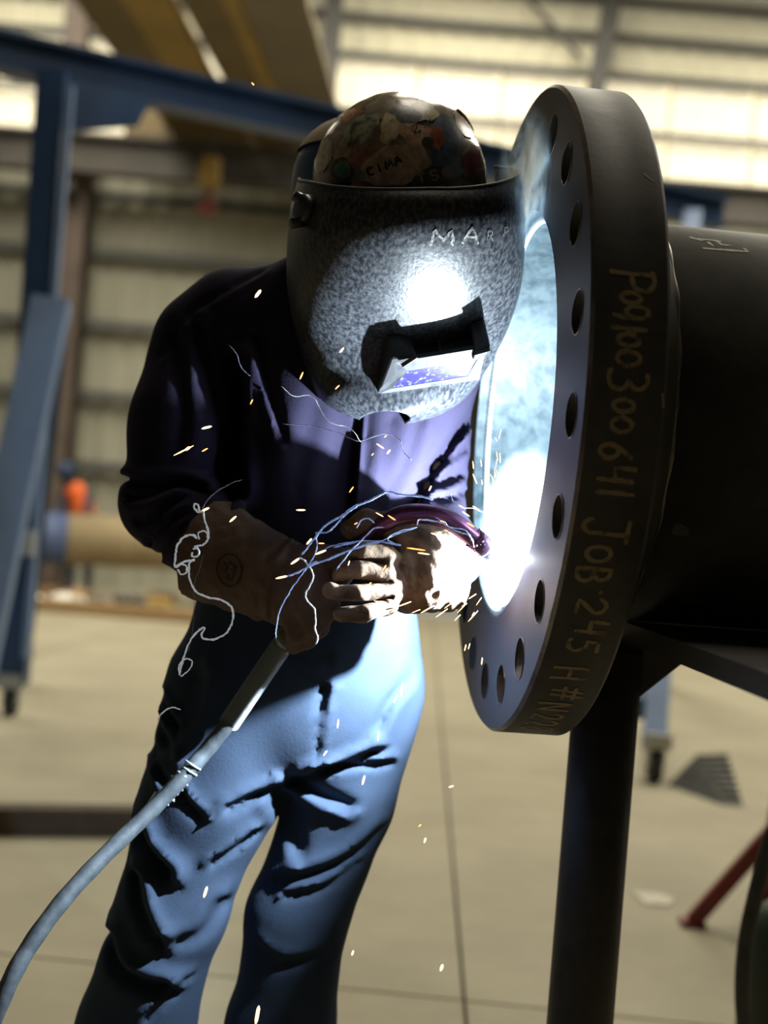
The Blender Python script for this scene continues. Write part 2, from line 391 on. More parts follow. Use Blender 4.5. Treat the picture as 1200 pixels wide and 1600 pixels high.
for i, x in enumerate((-6.8, -3.9, -1.05, 1.95, 4.85, 7.8)):
    bm = bmesh.new(); w = .60 if i in (0, 1) else .22; x = x-.1 if i == 1 else x
    lean = .25 if i == 3 else 0
    z1 = ZR
    ibeam(bm, (x, YF-.35, 0), (x, YF-.35, 5.2), w, .3); ibeam(bm, (x, YF-.35, 5.2), (x+lean, YF-.35, z1), .26 if i < 2 else .2, .24)
    add_box(bm, (x, YF-.35, .015), (w+.15, .45, .03))
    struct(nobj('trim_%d' % (20+i), bm, M['column'] if i < 2 else M['girt']))
bm = bmesh.new(); bar(bm, (.9, YF-.25, 7.55), (1.9, YF-.25, 6.6), .04, .05); struct(nobj('trim_30', bm, M['girt']))
rb = empty('runway_beam', (0, YF-.75, 4.7), 'long dark steel crane runway beam along the far wall', 'beam')
for nm, z0, z1, w in (('web', 4.74, 5.10, .03), ('bottom_flange', 4.70, 4.74, .3), ('top_flange', 5.10, 5.14, .3)):
    box(nm, (0, YF-.75, (z0+z1)/2), (XR-XL-.2, w, z1-z0), M['runway'], rb)
for x in (-6.8, -3.9, -1.05, 1.95, 4.85, 7.8): box('bracket', (x, YF-.62, 4.6), (.2, .3, .2), M['runway'], rb)

# ------------------------------------------------------------------ overhead crane
cr = empty('overhead_crane', (-2.0, 12, 5.34), 'yellow and brown double girder bridge crane under the roof, upper left', 'crane')
def gird(name, x0, x1, z0, z1, mt):         # runs away from the camera, slightly to the right
    ya, yb = 3.0, 16.1
    f = lambda y: (y-12.1)*.05
    c = [Vector((x0+f(ya), ya, z0)), Vector((x1+f(ya), ya, z0)), Vector((x1+f(yb), yb, z0)), Vector((x0+f(yb), yb, z0))]
    bm = bmesh.new(); b_ = [bm.verts.new(p) for p in c]; t_ = [bm.verts.new(p+Vector((0, 0, z1-z0))) for p in c]
    bm.faces.new(b_); bm.faces.new(t_[::-1])
    for k in range(4): bm.faces.new((b_[k], b_[(k+1) % 4], t_[(k+1) % 4], t_[k]))
    return nobj(name, bm, mt, cr)
gird('girder', -3.04, -2.60, 5.34, 6.1, M['craneb']); gird('bottom_flange', -2.60, -2.17, 5.34, 5.42, M['crane'])
gird('girder', -2.07, -1.70, 5.34, 6.1, M['craneb']); gird('bottom_flange', -1.70, -1.56, 5.33, 5.42, M['crane'])
gird('walkway', -1.56, -.98, 5.36, 5.42, M['walk'])
box('end_truck', (-1.95, 16.25, 5.40), (2.6, .3, .5), M['craneb'], cr)
for x in (-3.0, -.9):
    bm = bmesh.new(); add_tube(bm, [(x, 16.12, 5.238), (x, 16.38, 5.238)], .09, 16); nobj('wheel', bm, M['runway'], cr)
hb = empty('hook_block', (-2.0, 15.4, 4.9), 'small yellow hoist block with a red hook hanging before the far wall', 'hoist')
hp = at(328, 270, 15.6)
box('block', hp, (.22, .2, .34), M['crane'], hb, bev=.03)
tube('hoist_rope', [hp+Vector((0, 0, .15)), Vector((hp.x, hp.y, 5.36))], .02, M['girt'], hb, 8)
hk = at(325, 322, 15.6)
tube('hook', [hk+Vector((.0, 0, .2)), hk+Vector((0, 0, .08)), hk+Vector((.07, 0, 0)), hk+Vector((.04, 0, -.08)), hk+Vector((-.05, 0, -.07)), hk+Vector((-.08, 0, .01))], .035, M['red'], hb, 10)

# ------------------------------------------------------------------ blue gantry
ga = empty('gantry_frame', (-1.75, 7.0, 0), 'blue painted portable gantry crane with casters behind the welder', 'gantry')
A0, A1 = Vector((-3.0, 6.6, 3.27)), Vector((1.95, 8.95, 3.17))
bm = bmesh.new(); ibeam(bm, A0, A1, .16, .19, .022, .05); nobj('crossbeam', bm, M['blue'], ga)
pT, pB = Vector((-1.80, 7.08, 3.18)), Vector((-1.76, 7.08, .16))
bm = bmesh.new(); bar(bm, pT, pB, .14, .12); nobj('post', bm, M['blue'], ga)
bm = bmesh.new(); g0 = Vector((-1.74, 7.1, 3.17))
v = [bm.verts.new(p) for p in (g0, g0+Vector((.40, .19, -.02)), g0+Vector((.34, .16, -.17)), g0+Vector((0, 0, -.27)))]; f = bm.faces.new(v)
r = bmesh.ops.extrude_face_region(bm, geom=[f]); bmesh.ops.translate(bm, verts=[q for q in r['geom'] if isinstance(q, bmesh.types.BMVert)], vec=(-.01, .03, 0))
nobj('gusset', bm, M['blue'], ga)
bm = bmesh.new(); bar(bm, (-1.70, 7.0, 2.05), at(-62, 1150, 6.4), .18, .10); nobj('leg', bm, M['bluelit'], ga)
bm = bmesh.new(); bar(bm, (-1.70, 7.18, 2.05), (-2.0, 8.2, .16), .1, .1); nobj('leg', bm, M['blue'], ga)
bm = bmesh.new(); bar(bm, (-1.69, 7.0, 3.1), (-1.69, 7.0, .3), .03, .05); nobj('edge_rail', bm, M['bluelit'], ga)
box('clamp_bracket', at(38, 848, 6.95), (.10, .1, .12), M['zinc'], ga)
rt = Vector((1.74, 8.8, 3.12)); rf = at(1022, 1165, 6.66)
bm = bmesh.new(); bar(bm, rt, rf, .11, .10); nobj('leg', bm, M['bluelit'], ga)
bm = bmesh.new(); bar(bm, rt, (2.2, 10.9, .16), .11, .10); nobj('leg', bm, M['blue'], ga)
bm = bmesh.new(); bar(bm, rf+Vector((-.05, .12, .15)), Vector((2.1, 10.8, .3)), .06, .1); nobj('brace', bm, M['blue'], ga)
def caster(x, y, top):
    b_ = box('caster_fork', (x, y, top-.045), (.12, .13, .07), M['zinc'], ga)
    for s in (-1, 1): box('fork_plate', (x+s*.035, y, top-.11), (.008, .07, .10), M['zinc'], b_)
    bm = bmesh.new(); add_tube(bm, [(x-.025, y, .075), (x+.025, y, .075)], .075, 20); nobj('wheel', bm, M['rubber'], b_)
caster(-1.76, 7.08, .22); caster(rf.x+.01, rf.y, .24); caster(-2.0, 8.2, .22); caster(2.2, 10.9, .22); q = at(-62, 1150, 6.4); caster(q.x, q.y, .26)

# ------------------------------------------------------------------ things lying far off on the floor
pl = empty('stored_pipe', (-3.3, 14.6, .5), 'tan pipe with a blue coated end lying near the far wall', 'pipe')
pa, pb = at(40, 838, 14.6), at(300, 852, 15.0)
pm = at(104, 842, 14.7)
tube('coated_end', [pa, pm], .265, M['tanblue'], pl, 28); tube('pipe_body', [pm-(pm-pa).normalized()*.005, pb, pb+(pb-pm)*1.2], .26, M['tan'], pl, 28)
tube('seam_band', [at(190, 847, 14.82), at(196, 847, 14.83)], .268, M['tan'], pl, 28)
for i, (x, d) in enumerate(((80, 14.7), (255, 14.9))):
    p = at(x, 900, d); tag(box('timber_block', (p.x, p.y, .06), (.25, .5, .12), M['wood']), ['timber block under the blue coated pipe end', 'timber block under the tan pipe beside the welder'][i], 'timber block', 'timber blocks under the pipe')
p = at(100, 920, 15.3); q = at(280, 930, 15.3)
tag(box('timber_board', ((p.x+q.x)/2, 13.15, .05), (2.3, .3, .10), M['wood']), 'long timber board on the floor before the stored pipe', 'board')
jx = [(70, 905, 'white', 'white crumpled sheet on the floor at the left, by the gantry post'), (128, 915, 'white', 'white scrap piece on the floor below the blue pipe end'), (135, 870, 'wood', 'small wooden offcut below the tan pipe'),
      (200, 880, 'wood', 'brown wooden crate piece leaning below the tan pipe'), (240, 905, 'green', 'dark flat plate on the floor behind the elbow'), (180, 902, 'junk', 'grey scrap lump on the floor below the tan pipe'), (255, 885, 'crane', 'small yellow item on the floor beside the elbow'), (215, 925, 'junk', 'flat grey offcut at the board edge')]
for i, (x, y, m_, lb) in enumerate(jx):
    p = at(x, y, 14.3); bm = bmesh.new()
    r = bmesh.ops.create_icosphere(bm, subdivisions=2, radius=1)
    s = (random.uniform(.14, .22), .14, random.uniform(.06, .10)) if m_ != 'green' else (.19, .17, .05)
    z = max(s[2], p.z)
    for v in bm.verts: v.co = Vector((v.co.x*s[0], v.co.y*s[1], max(-.9, v.co.z)*s[2]))*(1+.25*math.sin(v.co.x*5+i)*math.cos(v.co.y*7))
    z = -min(v.co.z for v in bm.verts)
    for v in bm.verts: v.co += Vector((p.x, (13.55, 13.62, 14.1, 14.14, 13.47, 13.62, 14.1, 13.85)[i], z))
    tag(nobj(['scrap_sheet', 'scrap_piece', 'wooden_offcut', 'crate_piece', 'steel_plate', 'scrap_lump', 'yellow_fitting', 'steel_offcut'][i], bm, M[m_]), lb, 'scrap')
# a co-worker bending down behind the stored pipe
cc = at(132, 800, 15.9)
cw = empty('person', (cc.x, 15.9, 0), 'distant bent-over person in an orange and yellow safety vest behind the pipe', 'person')
def far_body(P):
    g = lambda x, y, z: (cc.x+x, 15.9+y, z)
    d = chain(P, [g(0, 0, .95), g(-.02, -.05, 1.15), g(-.12, -.12, 1.38)], [.14, .145, .13], .05)
    d = smin(d, chain(P, [g(-.12, -.12, 1.38), g(-.2, -.18, 1.52)], [.06, .06], .03), .03)
    d = smin(d, cone(P, g(-.24, -.2, 1.56), g(-.25, -.24, 1.63), .085, .095), .02)
    for s in (-1, 1):
        d = smin(d, chain(P, [g(-.1+s*.15, -.1, 1.36), g(-.1+s*.2, -.25, 1.1), g(-.12+s*.1, -.45, .95)], [.06, .05, .04], .02), .03)
        d = smin(d, cone(P, g(-.12+s*.1, -.45, .95), g(-.12+s*.1, -.52, .9), .045, .03), .02)
        d = smin(d, chain(P, [g(s*.09, 0, .92), g(s*.12, -.06, .5), g(s*.12, .03, .08)], [.1, .07, .055], .03), .04)
        d = smin(d, cone(P, g(s*.12, .03, .04), g(s*.12, -.14, .035), .045, .035), .02)
    return d
sdf_obj('body', far_body, (cc.x-.6, 15.2, -.02), (cc.x+.45, 16.25, 1.8), .022, M['darkcloth'], cw)
def far_vest(P):
    g = lambda x, y, z: (cc.x+x, 15.9+y, z)
    d = chain(P, [g(0, 0, .95), g(-.02, -.05, 1.15), g(-.12, -.12, 1.38)], [.15, .155, .14], .05)
    return np.maximum(d, -(P[2]-.86))
sdf_obj('vest', far_vest, (cc.x-.4, 15.5, .8), (cc.x+.35, 16.2, 1.65), .022, M['orange'], cw)
bm = bmesh.new(); add_tube(bm, [(cc.x+.0, 15.9, .94), (cc.x, 15.9, 1.10)], .158, 20, caps=False); nobj('yellow_band', bm, M['lime'], cw)
bm = bmesh.new(); bmesh.ops.create_uvsphere(bm, u_segments=16, v_segments=10, radius=.12, matrix=Matrix.Translation((cc.x-.25, 15.66, 1.66))); nobj('hard_hat', bm, M['blue'], cw, True)
cw.scale = (.82, .82, .80); cw.location.x += .0

# dark steel bar on the floor at the left
p0, p1 = at(-40, 1318, 4.62), at(215, 1315, 4.82)
bm = bmesh.new(); bar(bm, (p0.x-.5, p0.y-.1, .045), (p1.x+.25, p1.y+.1, .045), .1, .09); tag(nobj('steel_bar', bm, mat('rusty_bar', (.075, .05, .03), .8, nscale=8, namt=.4)), 'dark rusty square bar lying on the floor left of the legs', 'bar')
# rubber wheel chock
XK = .10; kb = at(1120, 1222, 6.55); bm = bmesh.new()
w0 = [at(1062, 1215, 6.5), at(1100, 1190, 6.7), at(1162, 1190, 6.7), at(1178, 1243, 6.2), at(1105, 1240, 6.2)]
base = [Vector((p.x, p.y, 0)) for p in (at(1066, 1222, 6.9), at(1165, 1222, 6.9), at(1178, 1247, 6.15), at(1098, 1247, 6.15))]
base[0] = Vector((base[3].x-.16, 6.6, 0)); base[1] = Vector((base[2].x+.02, 6.75, 0)); base[2].y = base[3].y = 6.22
for p in base: p.x += XK
base[2].x -= .12; base[1].x -= .08
hh = .15
top = [Vector((base[0].x+.13, 6.62, hh)), Vector((base[1].x-.03, 6.73, hh)), Vector((base[2].x-.01, 6.26, .03)), Vector((base[3].x+.03, 6.26, .03))]
bv = [bm.verts.new(p) for p in base]; tv = [bm.verts.new(p) for p in top]
bm.faces.new(bv[::-1]); bm.faces.new(tv)
for k in range(4): bm.faces.new((bv[k], bv[(k+1) % 4], tv[(k+1) % 4], tv[k]))
ck = empty('wheel_chock', (base[0].x, 6.5, 0), 'grey ribbed rubber wheel chock on the floor beside the caster', 'chock')
nobj('wedge', bm, M['rubmat'], ck)
for i in range(7):
    t = (i+.5)/7; a = top[0].lerp(top[3], t)+Vector((0, 0, .003)); b = top[1].lerp(top[2], t)+Vector((0, 0, .003)); bm = bmesh.new(); bar(bm, a, b, .025, .012); nobj('rib', bm, M['rubmat'], ck)
# chipped pale paint patch on the floor
bm = bmesh.new(); c = at(1020, 1406, 4.0); s_ = CAMH/(CAMH-c.z); c = Vector((c.x*s_, c.y*s_, .0))
vv = [bm.verts.new((c.x+.055*math.cos(a)*(1+.25*math.sin(3*a+1)), c.y+.10*math.sin(a)*(1+.3*math.cos(2*a)), .003)) for a in [2*PI*k/18 for k in range(18)]]; f = bm.faces.new(vv)
r = bmesh.ops.extrude_face_region(bm, geom=[f]); bmesh.ops.translate(bm, verts=[q for q in r['geom'] if isinstance(q, bmesh.types.BMVert)], vec=(0, 0, .002))
tag(nobj('paint_patch', bm, M['whitemark']), 'pale paint patch on the concrete right of the stand post', 'paint patch')
# red jack stand leg
rj = empty('jack_stand', (1.0, 3.9, 0), 'red steel jack stand leg reaching the floor at the right edge', 'stand')
ra = at(1082, 1440, 1); s_ = (CAMH-.012)/(CAMH-ra.z); ra = Vector((ra.x*s_, s_, .012)); rbp = at(1215, 1290, ra.y*.99)
bm = bmesh.new(); bar(bm, ra, rbp, .045, .045); nobj('leg', bm, M['red'], rj)
bm = bmesh.new(); bar(bm, rbp, rbp+Vector((.05, .05, .35)), .05, .05); nobj('post', bm, M['red'], rj)
bm = bmesh.new(); rc = rbp+Vector((.28, .1, 0)); bar(bm, rbp, (rc.x, rc.y, .012), .045, .045); nobj('leg', bm, M['red'], rj)
bm = bmesh.new(); bar(bm, rbp, (rbp.x+.1, rbp.y+.4, .012), .045, .045); nobj('leg', bm, M['red'], rj)
bm = bmesh.new(); bar(bm, ra.lerp(rbp, .68), rbp+Vector((.06, .02, -.12)), .03, .03); nobj('brace', bm, M['red'], rj)
box('foot', (ra.x, ra.y, .008), (.07, .07, .016), M['red'], rj)
# dark green canister
gc = at(1222, 1500, 3.2); gc.z = 0
cn = empty('canister', gc, 'dark green round canister standing on the floor at the right edge', 'canister')
bm = bmesh.new(); add_tube(bm, [gc+Vector((0, 0, z)) for z in (0, .02, .28, .33, .36)], [.08, .09, .09, .07, .03], 28); nobj('tank', bm, M['green'], cn, True)
tube('valve', [gc+Vector((0, 0, .36)), gc+Vector((0, 0, .41))], .018, M['zinc'], cn)
tube('handle_ring', [gc+Vector((.05*math.cos(a), .05*math.sin(a), .44)) for a in [2*PI*k/16 for k in range(17)]], .006, M['green'], cn)
# hose at right edge
hz = [at(1240, 1230, 2.35), at(1205, 1310, 2.38), at(1180, 1400, 2.42), at(1164, 1480, 2.46), at(1160, 1560, 2.5), at(1168, 1640, 2.55), at(1190, 1760, 2.6)]
q = hz[-1]; hz += [Vector((q.x+.05, q.y+.05, .25)), Vector((q.x+.18, q.y+.1, .03)), Vector((q.x+.6, q.y+.3, .014))]
tag(tube('air_hose', smooth_path(hz, 8), .0135, M['hose'], None, 16), 'black rubber hose hanging at the right edge of the picture', 'hose')

# =================================================================== PIPE SPOOL WITH FLANGE
C0 = Vector((.1524, 1.8585, 1.2921)); AZ = .1024; RF = .41
NX = Vector((math.cos(AZ), math.sin(AZ), 0)); TY = Vector((-math.sin(AZ), math.cos(AZ), 0))
def fp(o, r, th):                           # offset along the axis, radius, angle (0 near side, 90 down)
    t = math.radians(th); return C0+NX*o-TY*r*math.cos(t)-Vector((0, 0, 1))*r*math.sin(t)
def lathe(prof, n=160, closed=True):
    bm = bmesh.new(); rings = [[bm.verts.new(fp(o, r, 360*k/n)) for k in range(n)] for o, r in prof]
    m = len(rings)
    for i in range(m if closed else m-1):
        a, b = rings[i], rings[(i+1) % m]
        for k in range(n): bm.faces.new((a[k], a[(k+1) % n], b[(k+1) % n], b[k]))
    return bm
sp = empty('pipe_spool', fp(0, RF, 90), 'large dark steel bolt-hole flange joined to a black pipe, being welded', 'pipe flange')
TH, RB = .084, RF*.63
def bake(o):
    dg = bpy.context.evaluated_depsgraph_get(); me = bpy.data.meshes.new_from_object(o.evaluated_get(dg)); o.modifiers.clear(); o.data = me
fo = nobj('flange', lathe([(0, RB), (0, RF-.004), (.004, RF), (TH-.004, RF), (TH, RF-.004), (TH, .300), (TH+.03, .283), (TH+.052, .272), (TH+.052, RB)], 200), M['steel'], sp)
bm = bmesh.new()
for k in range(20):
    th = math.degrees(.0698)+18*k
    a = fp(-.02, RF*.8617, th); b = fp(TH+.02, RF*.8617, th)
    add_tube(bm, [a, b], .0243, 28)
cut = nobj('cutter', bm, M['steel'])
md = fo.modifiers.new('b', 'BOOLEAN'); md.object = cut; md.operation = 'DIFFERENCE'; md.solver = 'EXACT'
bake(fo); bpy.data.objects.remove(cut)
fo.data.materials.clear()
for m_ in ('steel', 'face', 'edge'): fo.data.materials.append(M[m_])
for p in fo.data.polygons:
    nn = p.normal.dot(NX); c = p.center-C0; o = c.dot(NX); r = (c-NX*o).length
    p.material_index = 1 if (nn < -.9) else (2 if (o < .0041 and r > RF-.0045 and abs(nn) < .9) else 0)
    p.use_smooth = abs(nn) < .5
# edge-softening of the hole mouths: a slim worn ring round each of them
for k in range(20):
    th = math.degrees(.0698)+18*k; c = fp(-.0004, RF*.8617, th); up = Vector((0, 0, 1))
    bm = bmesh.new(); pts = [c+(TY*math.cos(a)+up*math.sin(a))*.0245 for a in [2*PI*j/28 for j in range(29)]]
    add_tube(bm, pts, .0007, 5, caps=False); nobj('bolt_hole_rim', bm, M['edge'], sp)
RI = .243
po = nobj('pipe', lathe([(.020, RI), (.020, RB-.001), (1.9, RB-.001), (1.9, RI)], 160), M['pipe'], sp, True)
for p in po.data.polygons: p.use_smooth = abs(p.normal.dot(NX)) < .5
nobj('pipe_bore', lathe([(.019, RI-.0008), (1.9, RI-.0008)], 160, False), M['bore'], sp, True)
# flange bore face shown bright beside the weld
nobj('flange_bore', lathe([(.0003, RB-.0008), (.020, RB-.0008)], 160, False), M['bore'], sp, True)
# weld bead: overlapping ripples round the joint
bm = bmesh.new(); n = 260
for k in range(n):
    th = 360*k/n
    if 20 < th < 62: continue
    c = fp(.0185, RI+.006, th); bmesh.ops.create_icosphere(bm, subdivisions=1, radius=.0062, matrix=Matrix.Translation(c))
w_ = nobj('weld_bead', bm, M['weld'], sp, True); w_['kind'] = 'stuff'
bm = bmesh.new(); add_tube(bm, [fp(TH+.052, .2715-.006, a) for a in range(0, 361, 3)], [.006+.0012*math.sin(a*1.7) for a in range(0, 361, 3)], 8, caps=False)
nobj('hub_weld', bm, M['edge'], sp, True)
# painted number on the rim
def rim(u, v, lift): return fp(v, RF+lift, math.degrees(u/RF))
def letters(seq, mapper, w, jit=0):         # seq: (char, u0, v0, width, height)
    st = []
    for ch, u0, v0, ww, hh in seq:
        for s in GLY[ch]: st.append([(u0+x*ww, v0+y*hh) for x, y in s])
    return stroke_mesh(st, mapper, w, jit=jit)
dg = lambda d: math.radians(d)*RF
seq = []
for ch, a0, a1, v0, v1 in [('P', -17.8, -14.0, .020, .066), ('0', -14.6, -12.4, .030, .056), ('9', -12.6, -9.8, .022, .062), ('1', -9.6, -8, .022, .060), ('0', -8.4, -6.0, .028, .055), ('0', -6.0, -3.0, .028, .057),
    ('3', -2.9, .6, .022, .064), ('0', 1.0, 3.5, .028, .054), ('0', 3.6, 6.4, .028, .054), ('6', 7.4, 10.4, .020, .054), ('4', 10.6, 13.8, .020, .060), ('1', 13.6, 16.2, .022, .062),
    ('J', 18.4, 22.6, .014, .062), ('O', 22.6, 26.0, .022, .050), ('B', 26.2, 29.4, .016, .052), ('.', 29.6, 31.6, .036, .056), ('2', 31.6, 35.2, .024, .056), ('4', 35.6, 39.2, .028, .064), ('5', 39.4, 43, .026, .060),
    ('H', 46.0, 49.8, .020, .060), ('#', 51.6, 55.6, .028, .066), ('N', 56.8, 60.4, .020, .058), ('2', 61.4, 64.6, .020, .056), ('2', 65.2, 68.4, .020, .056), ('8', 69, 72.4, .020, .058)]:
    seq.append((ch, dg(a0), v0, dg(a1-a0), v1-v0))
for q_ in seq: nobj('painted_character', letters([q_], rim, .0052, .0004), M['paintmark'], sp)['kind'] = 'stuff'
nobj('end_mark', stroke_mesh([[(dg(-36), .062), (dg(-34.5), .072)], [(dg(0), .079), (dg(2), .081)]], rim, .003), M['paintmark'], sp)['kind'] = 'stuff'
def pipetop(u, v, lift): return fp(u, RB-.001+lift, -90+math.degrees(v/RB))
tk = [[(.180, .139), (.192, .146), (.200, .140)], [(.190, .141), (.218, .142)], [(.200, .150), (.204, .160)], [(.190, .169), (.245, .166), (.243, .156)], [(.212, .143), (.216, .153), (.228, .153)]]
nobj('white_mark', stroke_mesh(tk, pipetop, .0048), M['whitemark'], sp, label='white painted mark on top of the pipe')
def pipeside(u, v, lift): return fp(u, RB-.001+lift, math.degrees(v/RB))
nobj('worn_patch', stroke_mesh([[(.205, .262), (.222, .268), (.234, .264)], [(.165, .142), (.180, .146)]], pipeside, .016), mat('rubbed_steel', (.14, .12, .11), .6, nscale=60, namt=.5), sp)['kind'] = 'stuff'

# pipe stand
st_ = empty('pipe_stand', (.33, 1.93, 0), 'dark steel pipe stand with round post and flat saddle beam', 'stand')
pt, pb_ = at(957, 1060, 1.93), at(918, 1600, 1.93); pt.z = .985; 
tube('post', [Vector((.318, 1.93, .02)), Vector((.318, 1.93, .99))], .0445, M['steel'], st_, 32)
S0 = Vector((.316, 2.35, 0)); S1 = Vector((.380, 1.0, 0))
bm = bmesh.new(); zt = C0.z-RB-.0005
c = [Vector((.312, 2.3, 0)), Vector((.50, 2.3, 0)), Vector((.62, 1.08, 0)), Vector((.372, 1.08, 0))]
c[0] = Vector((.316, 1.90, 0)); 
c = [Vector((.300, 2.25, 0)), Vector((.56, 2.25, 0)), Vector((.56, 1.1, 0)), Vector((.366, 1.1, 0))]
b_ = [bm.verts.new((p.x, p.y, zt-.024)) for p in c]; t_ = [bm.verts.new((p.x, p.y, zt)) for p in c]
bm.faces.new(b_); bm.faces.new(t_[::-1])
for k in range(4): bm.faces.new((b_[k], b_[(k+1) % 4], t_[(k+1) % 4], t_[k]))
nobj('saddle_beam', bm, M['steel'], st_)
for s, x in ((1, .40), (-1, .24)):
    bm = bmesh.new(); z = zt-.024
    v = [bm.verts.new(p) for p in ((.318, 1.925, z), (.318+s*.13, 1.925, z), (.318, 1.925, z-.12))]; f = bm.faces.new(v)
    r = bmesh.ops.extrude_face_region(bm, geom=[f]); bmesh.ops.translate(bm, verts=[q for q in r['geom'] if isinstance(q, bmesh.types.BMVert)], vec=(0, .012, 0))
    nobj('gusset', bm, M['steel'], st_)
for a in (30, 150, 270):
    bm = bmesh.new(); bar(bm, (.318, 1.93, .16), (.318+.33*math.cos(math.radians(a)), 1.93+.33*math.sin(math.radians(a)), .02), .03, .03); nobj('leg', bm, M['steel'], st_)
#PART2
# =================================================================== THE WELDER
T = lambda x, y, d: tuple(at(x, y, d))
pe = empty('person', (-.15, 1.95, 0), 'welder in navy shirt, blue trousers, sticker-covered hat and welding hood, bending to the flange', 'person')
def body_fn(P):
    d = chain(P, [T(470, 1030, 1.97), T(510, 850, 1.97), T(555, 600, 1.95)], [.09, .08, .095], .05, (1, .75, 1))
    d = smin(d, cone(P, T(370, 512, 1.97), T(670, 535, 2.0), .05, .05), .05)
    d = smin(d, chain(P, [T(590, 500, 1.98), T(615, 400, 1.93)], [.055, .052], .03), .04)
    hd = cone(P, T(624, 330, 1.88), T(628, 400, 1.80), .082, .058)
    hd = smin(hd, cone(P, T(645, 385, 1.745), T(650, 400, 1.73), .012, .014), .012)        # nose
    hd = smin(hd, cone(P, T(645, 425, 1.77), T(630, 430, 1.77), .012, .012), .01)          # lips
    for x in (560, 690): hd = smin(hd, cone(P, T(x, 365, 1.86), T(x, 390, 1.86), .014, .012), .008)   # ears
    for x in (617, 668): hd = np.maximum(hd, -cone(P, T(x, 355, 1.755), T(x, 355, 1.75), .012, .012))  # eye hollows
    d = smin(d, hd, .02)
    d = smin(d, chain(P, [T(335, 535, 1.96), T(270, 765, 1.90), T(345, 865, 1.785), T(440, 915, 1.72)], [.036, .032, .028, .024], .02), .03)
    d = smin(d, chain(P, [T(680, 555, 1.98), T(668, 785, 1.92), T(704, 872, 1.79), T(640, 892, 1.715)], [.036, .03, .026, .024], .02), .03)
    d = smin(d, chain(P, [T(388, 1090, 1.96), T(262, 1430, 1.93), T(175, 1780, 1.97), T(120, 2060, 2.0)], [.055, .045, .04, .04], .03), .03)
    d = smin(d, chain(P, [T(552, 1090, 1.98), T(462, 1430, 1.98), T(420, 1780, 2.02), T(392, 2060, 2.04)], [.055, .045, .04, .04], .03), .03)
    return d
sdf_obj('body', body_fn, (-.6, 1.55, .02), (.25, 2.2, 1.75), .012, M['skin'], pe)

def shirt_fn(P):
    d = cone(P, T(552, 575, 1.945), T(508, 860, 1.985), .158, .146, (1, .76, 1))
    d = smin(d, cone(P, T(362, 505, 1.965), T(680, 530, 2.0), .072, .068), .07)
    d = smin(d, cone(P, T(560, 470, 1.97), T(600, 440, 1.96), .09, .08), .04)
    d = smin(d, cone(P, T(665, 590, 1.89), T(592, 748, 1.865), .050, .040), .05)     # front panel hanging forward
    d = smin(d, cone(P, T(470, 600, 1.88), T(455, 740, 1.89), .045, .05), .06)
    arm = chain(P, [T(322, 535, 1.965), T(292, 660, 1.93), T(262, 778, 1.895)], [.074, .072, .061], .03)
    arm = smin(arm, cone(P, T(262, 785, 1.895), T(352, 868, 1.78), .060, .054), .02)
    d2 = smin(d, arm, .014)
    arm2 = chain(P, [T(668, 560, 1.985), T(662, 700, 1.955), T(665, 785, 1.93)], [.066, .056, .052], .03)
    arm2 = smin(arm2, cone(P, T(665, 790, 1.93), T(706, 872, 1.80), .048, .042), .02)
    d2 = smin(d2, arm2, .014)
    d2 = np.maximum(d2, CAMH-.150-P[2]-.05*np.clip(-P[0]-.1, 0, 1))                           # hem
    d2 = wrinkle(P, d2, .0020, 30)
    for px, w, a, s in [
        ([(318, 516), (330, 556), (344, 600), (352, 640)], .008, .012, 1), ([(338, 525), (352, 568), (368, 620)], .006, .008, -1),
        ([(283, 530), (290, 590), (300, 650), (296, 700)], .010, .009, 1),
        ([(372, 575), (378, 640), (374, 700), (378, 770)], .010, .022, 1),
        ([(409, 540), (425, 600), (440, 650), (450, 690)], .006, .009, -1),
        ([(205, 748), (245, 756), (290, 752), (335, 765)], .006, .013, 1), ([(222, 780), (262, 772), (300, 760), (345, 778)], .006, .013, -1),
        ([(235, 815), (270, 800), (300, 778), (332, 782)], .006, .011, 1), ([(250, 845), (280, 820), (312, 800)], .005, .010, 1),
        ([(262, 870), (292, 845), (318, 822)], .005, .009, -1),
        ([(563, 640), (560, 700), (555, 760), (550, 830)], .0028, .013, 1),
        ([(410, 430), (360, 460), (300, 500), (262, 560)], .004, .006, 1),
        ([(500, 640), (480, 720), (470, 800)], .012, .003, 1), ([(612, 660), (604, 730), (590, 790)], .010, .004, -1), ([(655, 650), (638, 710), (612, 765)], .010, .005, 1),
        ([(735, 655), (700, 700), (672, 745), (645, 800)], .006, .016, 1),
        ([(728, 700), (700, 720), (670, 735)], .005, .010, 1), ([(722, 740), (695, 752), (660, 762)], .005, .010, 1), ([(722, 768), (690, 778), (655, 782)], .004, .009, -1)]:
        d2 = fold(P, d2, px, 1.93, w, a, s)
    return d2
sdf_obj('shirt', shirt_fn, (-.50, 1.62, .90), (.22, 2.20, 1.56), .0058, M['shirt'], pe)
